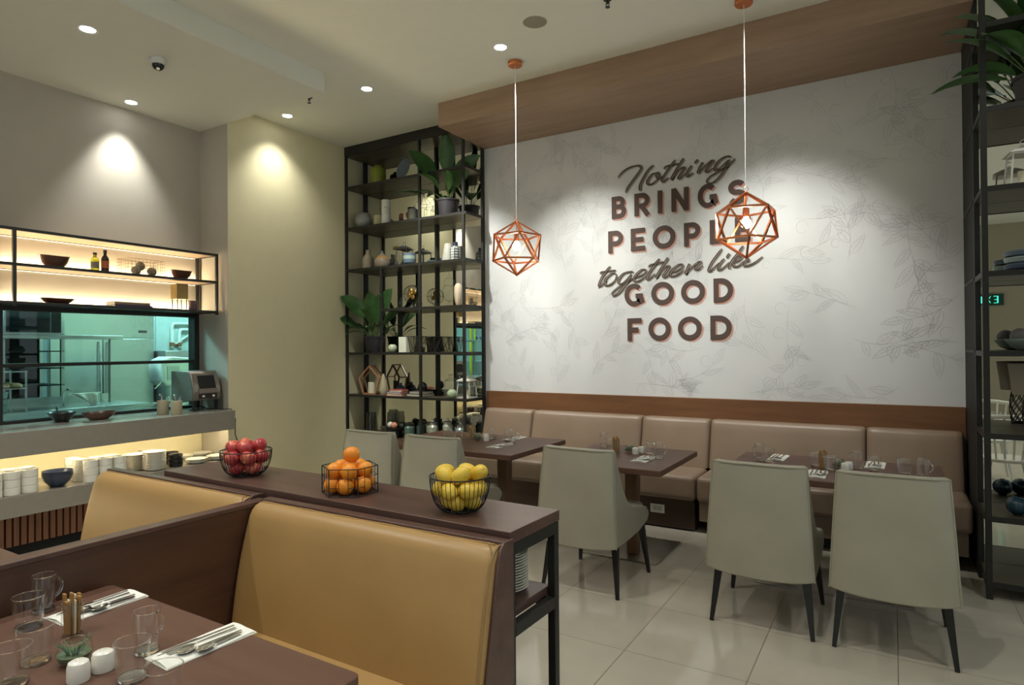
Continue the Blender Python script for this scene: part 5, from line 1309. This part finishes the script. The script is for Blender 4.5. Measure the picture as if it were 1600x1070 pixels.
for x in (-.14,.15):
    for y in (-.11,.11): MB().bar((x,y,.096),(x,y,0),.030,.030,.018).build('foot', M['legblack'], t)
for s in (-1,1): MB().prism([(x*.93+.002,s*.1355,z*.95+.012) for x,z in P], (0,s*.002,0)).build('side_plate', M['toaster'], t)
m = MB().tube([(-5.62,3.50,ZC+.05),(-5.52,3.56,ZC+.012),(-5.40,3.60,ZC+.006),(-5.28,3.648,ZC+.008),(-5.235,3.662,.80),(-5.25,3.668,.66),(-5.22,3.70,.52),(-5.19,3.72,.40),(-5.21,3.70,.02)], .0045, 6)
tag(m.build('power_cord', M['legblack']), 'black power cord of the toaster hanging down behind the counter end', 'cord')

# ------------------------------------------------------------------ hanging shelf above the window
t = thing('hanging_shelf', 'black steel framed two-tier shelf with warm light strips above the kitchen window', 'shelf')
XF = -5.475; ya, yb = -1.4, 3.655
f = MB()
for z in (2.335, 2.077, 1.795): f.box(XF-.02, XF, ya, yb, z, z+.022).box(KX+.002, KX+.018, ya, yb, z, z+.022)
for z in (2.335, 2.077, 1.795): f.box(KX+.018, XF-.02, yb-.022, yb, z, z+.022)
f.build('frame', M['black'], t, bevel=.001)
for y in (-1.4, -.1, .98, 2.026, yb-.022):
    for x in (XF-.022, KX+.002): box(x, x+.022 if x < -5.5 else x+.0225, y, y+.022, 1.78, 2.357).build('upright', M['black'], t)
lw = wood('pale_shelf_underside', S(176,150,124), S(192,166,140), 'y', .5)
for z, mt in ((2.340, lw), (2.082, lw), (1.800, M['blackcer'])):
    box(KX+.019, XF-.021, ya, yb-.023, z, z+.012).build('board', mt, t)
for z in (2.0945, 1.8125): box(KX+.030, KX+.044, ya+.02, yb-.03, z, z+.008).build('light_strip', emitter('led_shelf_glow_%d' % (z*100), LED_COL, 55), t)
for z in (2.333, 2.075): box(KX+.004, KX+.009, ya+.02, yb-.03, z, z+.004).build('light_strip', emitter('led_line_glow', LED_COL, 3) if z > 2.2 else bpy.data.materials['led_line_glow'], t)
ZU, ZL = 2.0945, 1.8125; XM = -5.60
wbowl((XM+.03, 2.33, ZU), 'brown wooden bowl on the upper tier of the hanging shelf, left of the bottles', .112, .085)
wbowl((XM+.03, 3.345, ZU), 'brown wooden bowl on the upper tier of the hanging shelf, right of the wire basket', .098, .075)
wbowl((XM+.03, 2.35, ZL), 'flat brown wooden bowl on the lower tier of the hanging shelf', .118, .042)
def bottle(name, label, loc, r, h, liquid, cap, lab):
    t = thing(name, label, 'bottle', loc)
    MB().lathe([(0,0),(r,0),(r,.006),(r,h*.58),(r*.8,h*.68),(r*.42,h*.76),(r*.40,h*.88),(0,h*.88)], n=24).build('body', liquid, t)
    MB().lathe([(0,0),(r*.48,0),(r*.48,h*.12),(0,h*.12)], (0,0,h*.875), 16).build('cap', cap, t)
    MB().lathe([(r*1.02,h*.18),(r*1.02,h*.50)], n=24).build('label', lab, t)
oil = plain('olive_oil', (.75,.78,.05,1), .05, trans=.6, var=0, emit=None)
bottle('oil_bottle', 'olive oil bottle with black cap on the hanging shelf', (XM+.04, 2.615, ZU), .030, .155, oil, M['blackcer'], plain('grey_label', S(120,118,100), .6))
bottle('vinegar_bottle', 'dark vinegar bottle with orange label beside the oil bottle', (XM+.04, 2.692, ZU), .029, .185, plain('dark_vinegar', S(44,24,20), .1), M['blackcer'], plain('orange_label', S(170,92,52), .6))
m = MB(); bx_, by_, h = .085, .155, .135
for k in range(11):
    y = -by_+2*by_*k/10
    for x in (-bx_, bx_): m.tube([(x,y,.002),(x,y,h)], .0013, 4)
    m.tube([(-bx_,y,.002),(bx_,y,.002)], .0013, 4)
for k in range(6):
    x = -bx_+2*bx_*k/5
    for y in (-by_, by_): m.tube([(x,y,.002),(x,y,h)], .0013, 4)
for k in range(6):
    z = .002+(h-.002)*k/5; m.tube([(-bx_,-by_,z),(bx_,-by_,z),(bx_,by_,z),(-bx_,by_,z)], .0013 if k < 5 else .0022, 4, closed=True)
o = m.build('wire_basket', plain('brass_wire', S(170,150,110), .35, metal=.8)); o.location = (XM+.03, 2.99, ZU); tag(o, 'brass wire basket holding grey balls on the hanging shelf', 'basket')
for dx, dy, dz, lb in ((.02,-.055,.040,'left'), (-.015,.0,.085,'upper'), (.03,.075,.040,'right')):
    spt('ornament_ball', MB().sphere((0,0,0), .038, 22, 14), plain('grey_stone_ball', S(138,132,120), .8, bmp=.4, bscale=60), (XM+.03+dx, 2.99+dy, ZU+dz), f'grey ball in the brass wire basket, {lb} one', 'ornament ball', 'grey balls in the wire basket')
book('dark purple book at the bottom of the pair on the hanging shelf', (XM+.04, 2.885, ZL), .16, .31, .016, M['purple'], math.pi)
book('pale book lying on the purple book on the hanging shelf', (XM+.04, 2.875, ZL+.0165), .15, .29, .026, plain('taupe_cover', S(120,104,84), .6), math.pi)
t = thing('lamp', 'small brass box lamp on thin legs at the right end of the hanging shelf', 'lamp', (XM+.03, 3.33, ZL))
box(-.05,.05,-.052,.052,.10,.235).build('lamp_shade', plain('brass_shade', S(150,126,76), .4, metal=.5), t)
for x in (-.04,.04):
    for y in (-.042,.042): box(x-.003,x+.003,y-.003,y+.003,0,.101).build('leg', M['black'], t)
pc, nt, b = newmat('mottled_cup'); v = coords(nt); nt.links.new(ramp(nt, noise(nt, v, 30, 2), [(.45, S(92,88,88)), (.5, S(170,86,56)), (.58, S(88,80,110))]), b.inputs['Base Color'])
spt('patterned_tumbler', MB().lathe([(0,0),(.034,0),(.036,.003),(.038,.092),(.035,.093),(.033,.01),(0,.008)], n=28), pc, (XM+.05, 3.445, ZL), 'mottled grey and orange tumbler beside the brass lamp', 'tumbler')

# ------------------------------------------------------------------ the kitchen behind the glass
struct('trim_5', box(-9.2, -5.93, -4.0, 6.2, 2.95, 3.0), M['ceil'], smooth=0)
struct('wall_kitchen_back', box(-9.2, -9.1, -4.0, 6.2, 0, 2.95), M['tealpaint'], smooth=0)
struct('wall_kitchen_far', box(-9.2, -5.93, 6.1, 6.2, 0, 2.95), M['tealpaint'], smooth=0)
struct('wall_kitchen_near', box(-9.2, -5.93, -4.0, -3.9, 0, 2.95), M['tealpaint'], smooth=0)
for i, (x, y) in enumerate(((-7.2, 2.2), (-7.2, 4.4), (-7.4, -.6))):
    t = thing('tube_light', 'long tube light on the kitchen ceiling, ' + ('above the prep counter', 'at the far end', 'at the near end')[i], 'ceiling light', (x, y, 2.945), 0, 'kitchen tube lights')
    box(-.16,.16,-.6,.6,-.05,0).build('housing', M['plastic'], t); box(-.13,.13,-.57,.57,-.056,-.0505).build('tube', M['tubes'], t)
t = thing('upright_fridge', 'large two-door stainless steel upright fridge in the kitchen', 'fridge', (-8.2, 3.75, 0))
box(-.4,.38,-.55,.60,.08,2.12).build('body', M['steel'], t, bevel=.01)
for y0, y1 in ((-.53,-.005), (.005,.58)):
    d = box(.381,.405,y0,y1,.70,1.585).build('door', M['steel'], t, bevel=.004)
    box(.381,.405,y0,y1,.12,.69).build('door', M['steel'], t, bevel=.004)
    yh = -.045 if y0 < 0 else .045
    MB().tube([(.42,yh,.85),(.435,yh,.90),(.435,yh,1.50),(.42,yh,1.55)], .010, 8).build('handle', M['chrome'], d)
box(.381,.40,-.53,.58,1.60,2.08).build('top_panel', M['steel'], t, bevel=.004)
box(.401,.404,.40,.50,1.66,1.69).build('badge', M['dark'], t)
o = MB().lathe([(0,0),(.02,0),(.02,.004),(0,.004)], n=20, M=Matrix.Rotation(R(90), 4, 'Y') @ Matrix.Diagonal((.6,1,1,1))).build('badge', plain('blue_badge', S(40,120,170), .4), t, loc=(.401,-.48,1.86)); o['label'] = 'small blue oval badge'
for y in (-.48,.5):
    box(-.35,-.30,y,y+.05,0,.08).build('foot', M['dark'], t); box(.28,.33,y,y+.05,0,.08).build('foot', M['dark'], t)
t = thing('steel_shelf', 'long stainless overshelf running across the kitchen window view', 'shelf', (-6.9, 0, 0))
box(-.14,.14,.9,3.45,1.565,1.60).build('shelf', M['steel'], t, bevel=.003)
for y in (1.0, 2.45, 3.38): box(-.02,.02,y,y+.035,.92,1.564).build('upright', M['steel'], t)
t = thing('prep_counter', 'stainless prep counter inside the kitchen along the window', 'counter', (0, 0, 0))
box(-7.10,-6.45,.9,3.55,.885,.92).build('worktop', M['steel'], t, bevel=.003)
box(-7.10,-7.07,.9,3.55,.921,1.0).build('upstand', M['steel'], t)
box(-7.05,-6.5,.95,3.5,.1,.884).build('cabinet', M['steel'], t)
for y in (1.0, 3.4):
    for x in (-7.0,-6.55): box(x,x+.04,y,y+.04,0,.1).build('foot', M['dark'], t)
t = thing('microwave_oven', 'dark microwave oven on the overshelf at the left of the kitchen window', 'oven', (-6.9, 2.66, 1.6005))
box(-.2,.16,-.24,.22,0,.24).build('housing', M['steel'], t, bevel=.004); box(.161,.17,-.22,.12,.02,.22).build('door_glass', plain('dark_glass', S(30,36,40), .08), t); box(.161,.168,.13,.21,.02,.22).build('control_panel', M['blackcer'], t)
t = thing('tray_rack', 'dark tall tray rack behind the prep counter', 'rack', (-7.45, 2.80, 0))
for x in (-.25,.22):
    for y in (-.25,.27): box(x,x+.03,y,y+.03,0,1.75).build('post', M['steel'], t)
for k in range(9): box(-.25,.25,-.25,.30,.25+k*.17,.262+k*.17).build('tray', M['dark'], t)
box(-.27,-.255,-.25,.30,.1,1.75).build('back_panel', M['dark'], t)
# trays and bread at the left
def mk_roll(): return tag(MB().lathe([(0,0),(.03,0),(.04,.012),(.036,.03),(.018,.042),(0,.044)], n=18).build('bread_roll', plain('bread_crust', S(222,186,140), .7, var=.12)), '', 'bread roll')
t = thing('wire_shelf', 'small steel shelf of trays and bread at the left of the window', 'shelf', (-6.62, 2.32, .9205))
for x in (-.16,.15):
    for y in (-.2,.16): box(x,x+.012,y,y+.012,0,.36).build('post', M['steel'], t)
for z in (.20,.345): box(-.16,.165,-.2,.175,z,z+.008).build('tray', M['steel'], t)
RL = Proto(mk_roll); k = 0
for i, y in enumerate((-.15,-.06,.03,.12)):
    for x, ww in ((.10,'front'), (.0,'middle'), (-.1,'back')):
        RL.put((-6.62+x, 2.32+y, .9205+.2085), f'bread roll, {("leftmost","second","third","rightmost")[i]} in the {ww} row on the small kitchen shelf', 'bread rolls in the kitchen', rz=random.random())
CN = Proto(lambda: tag(MB().lathe([(0,0),(.07,0),(.075,.004),(.085,.055),(.088,.057),(.084,.058),(0,.058)], n=4).build('food_container', plain('clear_plastic', S(150,175,172), .2), smooth=0), '', 'container'))
for k, lb in enumerate(('bottom','middle','top')): CN.put((-6.53, 2.30, .921+k*.062), f'plastic food container, {lb} one of the stack below the bread', 'plastic food containers', rz=R(45))
# towel over a tap
m = MB().grid(lambda u, v: (-6.72+.022*math.sin(u*9)*(1-.5*v)+.03*v, 2.96+.22*u+(.10-.12*u)*v, 1.038-.17*v*(.35+.65*u) - .01*u), 20, 10)
o = m.build('towel', M['cloth'], smooth=80); o.modifiers.new('thickness', 'SOLIDIFY').thickness = .004; tag(o, 'white towel hanging over a rail inside the kitchen', 'towel')
m = MB().tube([(-6.76,2.90,.92),(-6.76,2.91,1.05),(-6.74,2.93,1.08),(-6.70,2.93,1.07)], .014, 10); m.tube([(-6.74,2.93,1.035),(-6.74,3.22,1.035)], .005, 6).tube([(-6.74,3.22,1.035),(-6.74,3.22,.921)], .005, 6)
tag(m.build('tap', M['chrome']), 'chrome tap and rail beside the white towel', 'tap')
# stand mixer
t = thing('stand_mixer', 'large white stand mixer behind the right part of the kitchen window', 'mixer', (-6.70, 4.03, .86)); t.scale = (1.15, 1.2, 1.04)
wm = plain('mixer_enamel', S(225,232,228), .3)
box(-.16,.16,-.12,.20,-.86,-.40).build('pedestal', M['steel'], t)
box(-.14,.14,-.20,.20,-.399,-.36).build('base', wm, t, bevel=.02)
box(-.10,.10,.02,.18,-.36,.30).build('column', wm, t, bevel=.03, seg=4)
MB().prism([(-.115,-.24,.24),(-.115,-.20,.20),(-.115,.18,.20),(-.115,.18,.47),(-.115,-.16,.50),(-.115,-.22,.47),(-.115,-.25,.42)], (.23,0,0)).build('head', wm, t, bevel=.02, seg=3)
box(.116,.121,-.20,-.09,.26,.40).build('control_panel', M['steel'], t); o = box(.122,.128,-.15,-.11,.30,.34).build('button', M['red'], t)
MB().tube([(.08,-.18,.30),(.10,-.30,.18)], .006, 8).build('speed_lever', M['chrome'], t)
MB().lathe([(0,0),(.035,0),(.05,.06),(.05,.12),(0,.12)], (0,-.12,.09), 20).build('planetary_hub', M['steel'], t)
MB().lathe([(.02,-.10),(.09,-.09),(.14,-.02),(.15,.07),(.155,.072),(.15,.076),(.135,-.02),(.085,-.082),(.0,-.09)], (0,-.10,-.05), 28).build('bowl', M['chrome'], t)
MB().tube([(0,-.12,.10),(0,-.12,-.08)], .012, 8).build('beater_shaft', M['chrome'], t)
# pipes and valves on the back wall
t = thing('water_pipes', 'white water pipes with brass valves on the kitchen wall', 'pipes', (-9.05, 0, 0))
t.location = (-8.2, 0, 0)
for y0, zt in ((4.80, 1.80), (4.90, 1.72)):
    MB().tube([(0,y0,1.48),(0,y0,zt-.03),(0,y0+.02,zt),(0,y0+.05,zt+.002),(0,5.15,zt+.005)], .022, 10).build('pipe', M['plastic'], t)
    MB().cyl((0,y0,1.50), .028, .05, 12).build('valve', plain('brass_valve', S(170,110,70), .35, metal=.8), t)
MB().tube([(0,4.80,1.56),(0,4.86,1.53),(0,4.95,1.60),(0,5.05,1.66)], .014, 8).build('pipe', M['plastic'], t)
struct('trim_6', box(-9.1, -8.24, 4.45, 4.6, 0, 2.95), M['tealpaint'], smooth=0)
struct('trim_7', box(-8.5, -8.23, 4.6, 6.1, 0, 2.95), M['tealpaint'], smooth=0)
t = thing('steel_cabinet', 'low steel cabinet ledge under the water pipes', 'cabinet', (-7.85, 4.62, 0)); box(-.35,.25,-.25,.45,.0,1.44).build('body', M['steel'], t, bevel=.004)
# seen in the tower's mirror: yellow gas pipe and valves at the near end of the kitchen
t = thing('gas_pipe', 'yellow gas pipe with blue valves in the kitchen, seen mirrored in the shelf tower', 'pipes', (-7.5, .27, 0))
MB().tube([(0,0,.2),(0,0,2.9)], .030, 10).build('pipe', M['yellow'], t); MB().tube([(.05,-.08,1.2),(.05,-.08,2.4)], .02, 8).build('pipe', M['yellow'], t)
MB().tube([(0,0,1.66),(0,-.5,1.66),(0,-.5,2.0)], .018, 8).build('branch_pipe', M['steel'], t)
for y in (-.15,-.35): MB().sphere((.03,y,1.66), .045, 12, 8).build('valve', plain('blue_valve', S(50,90,140), .4), t)
t = thing('steel_cabinet', 'stainless kitchen cabinet mirrored in the shelf tower', 'cabinet', (-7.95, -.5, 0)); box(-.5,.35,-1.4,.5,.0,1.15).build('body', M['steel'], t, bevel=.004)
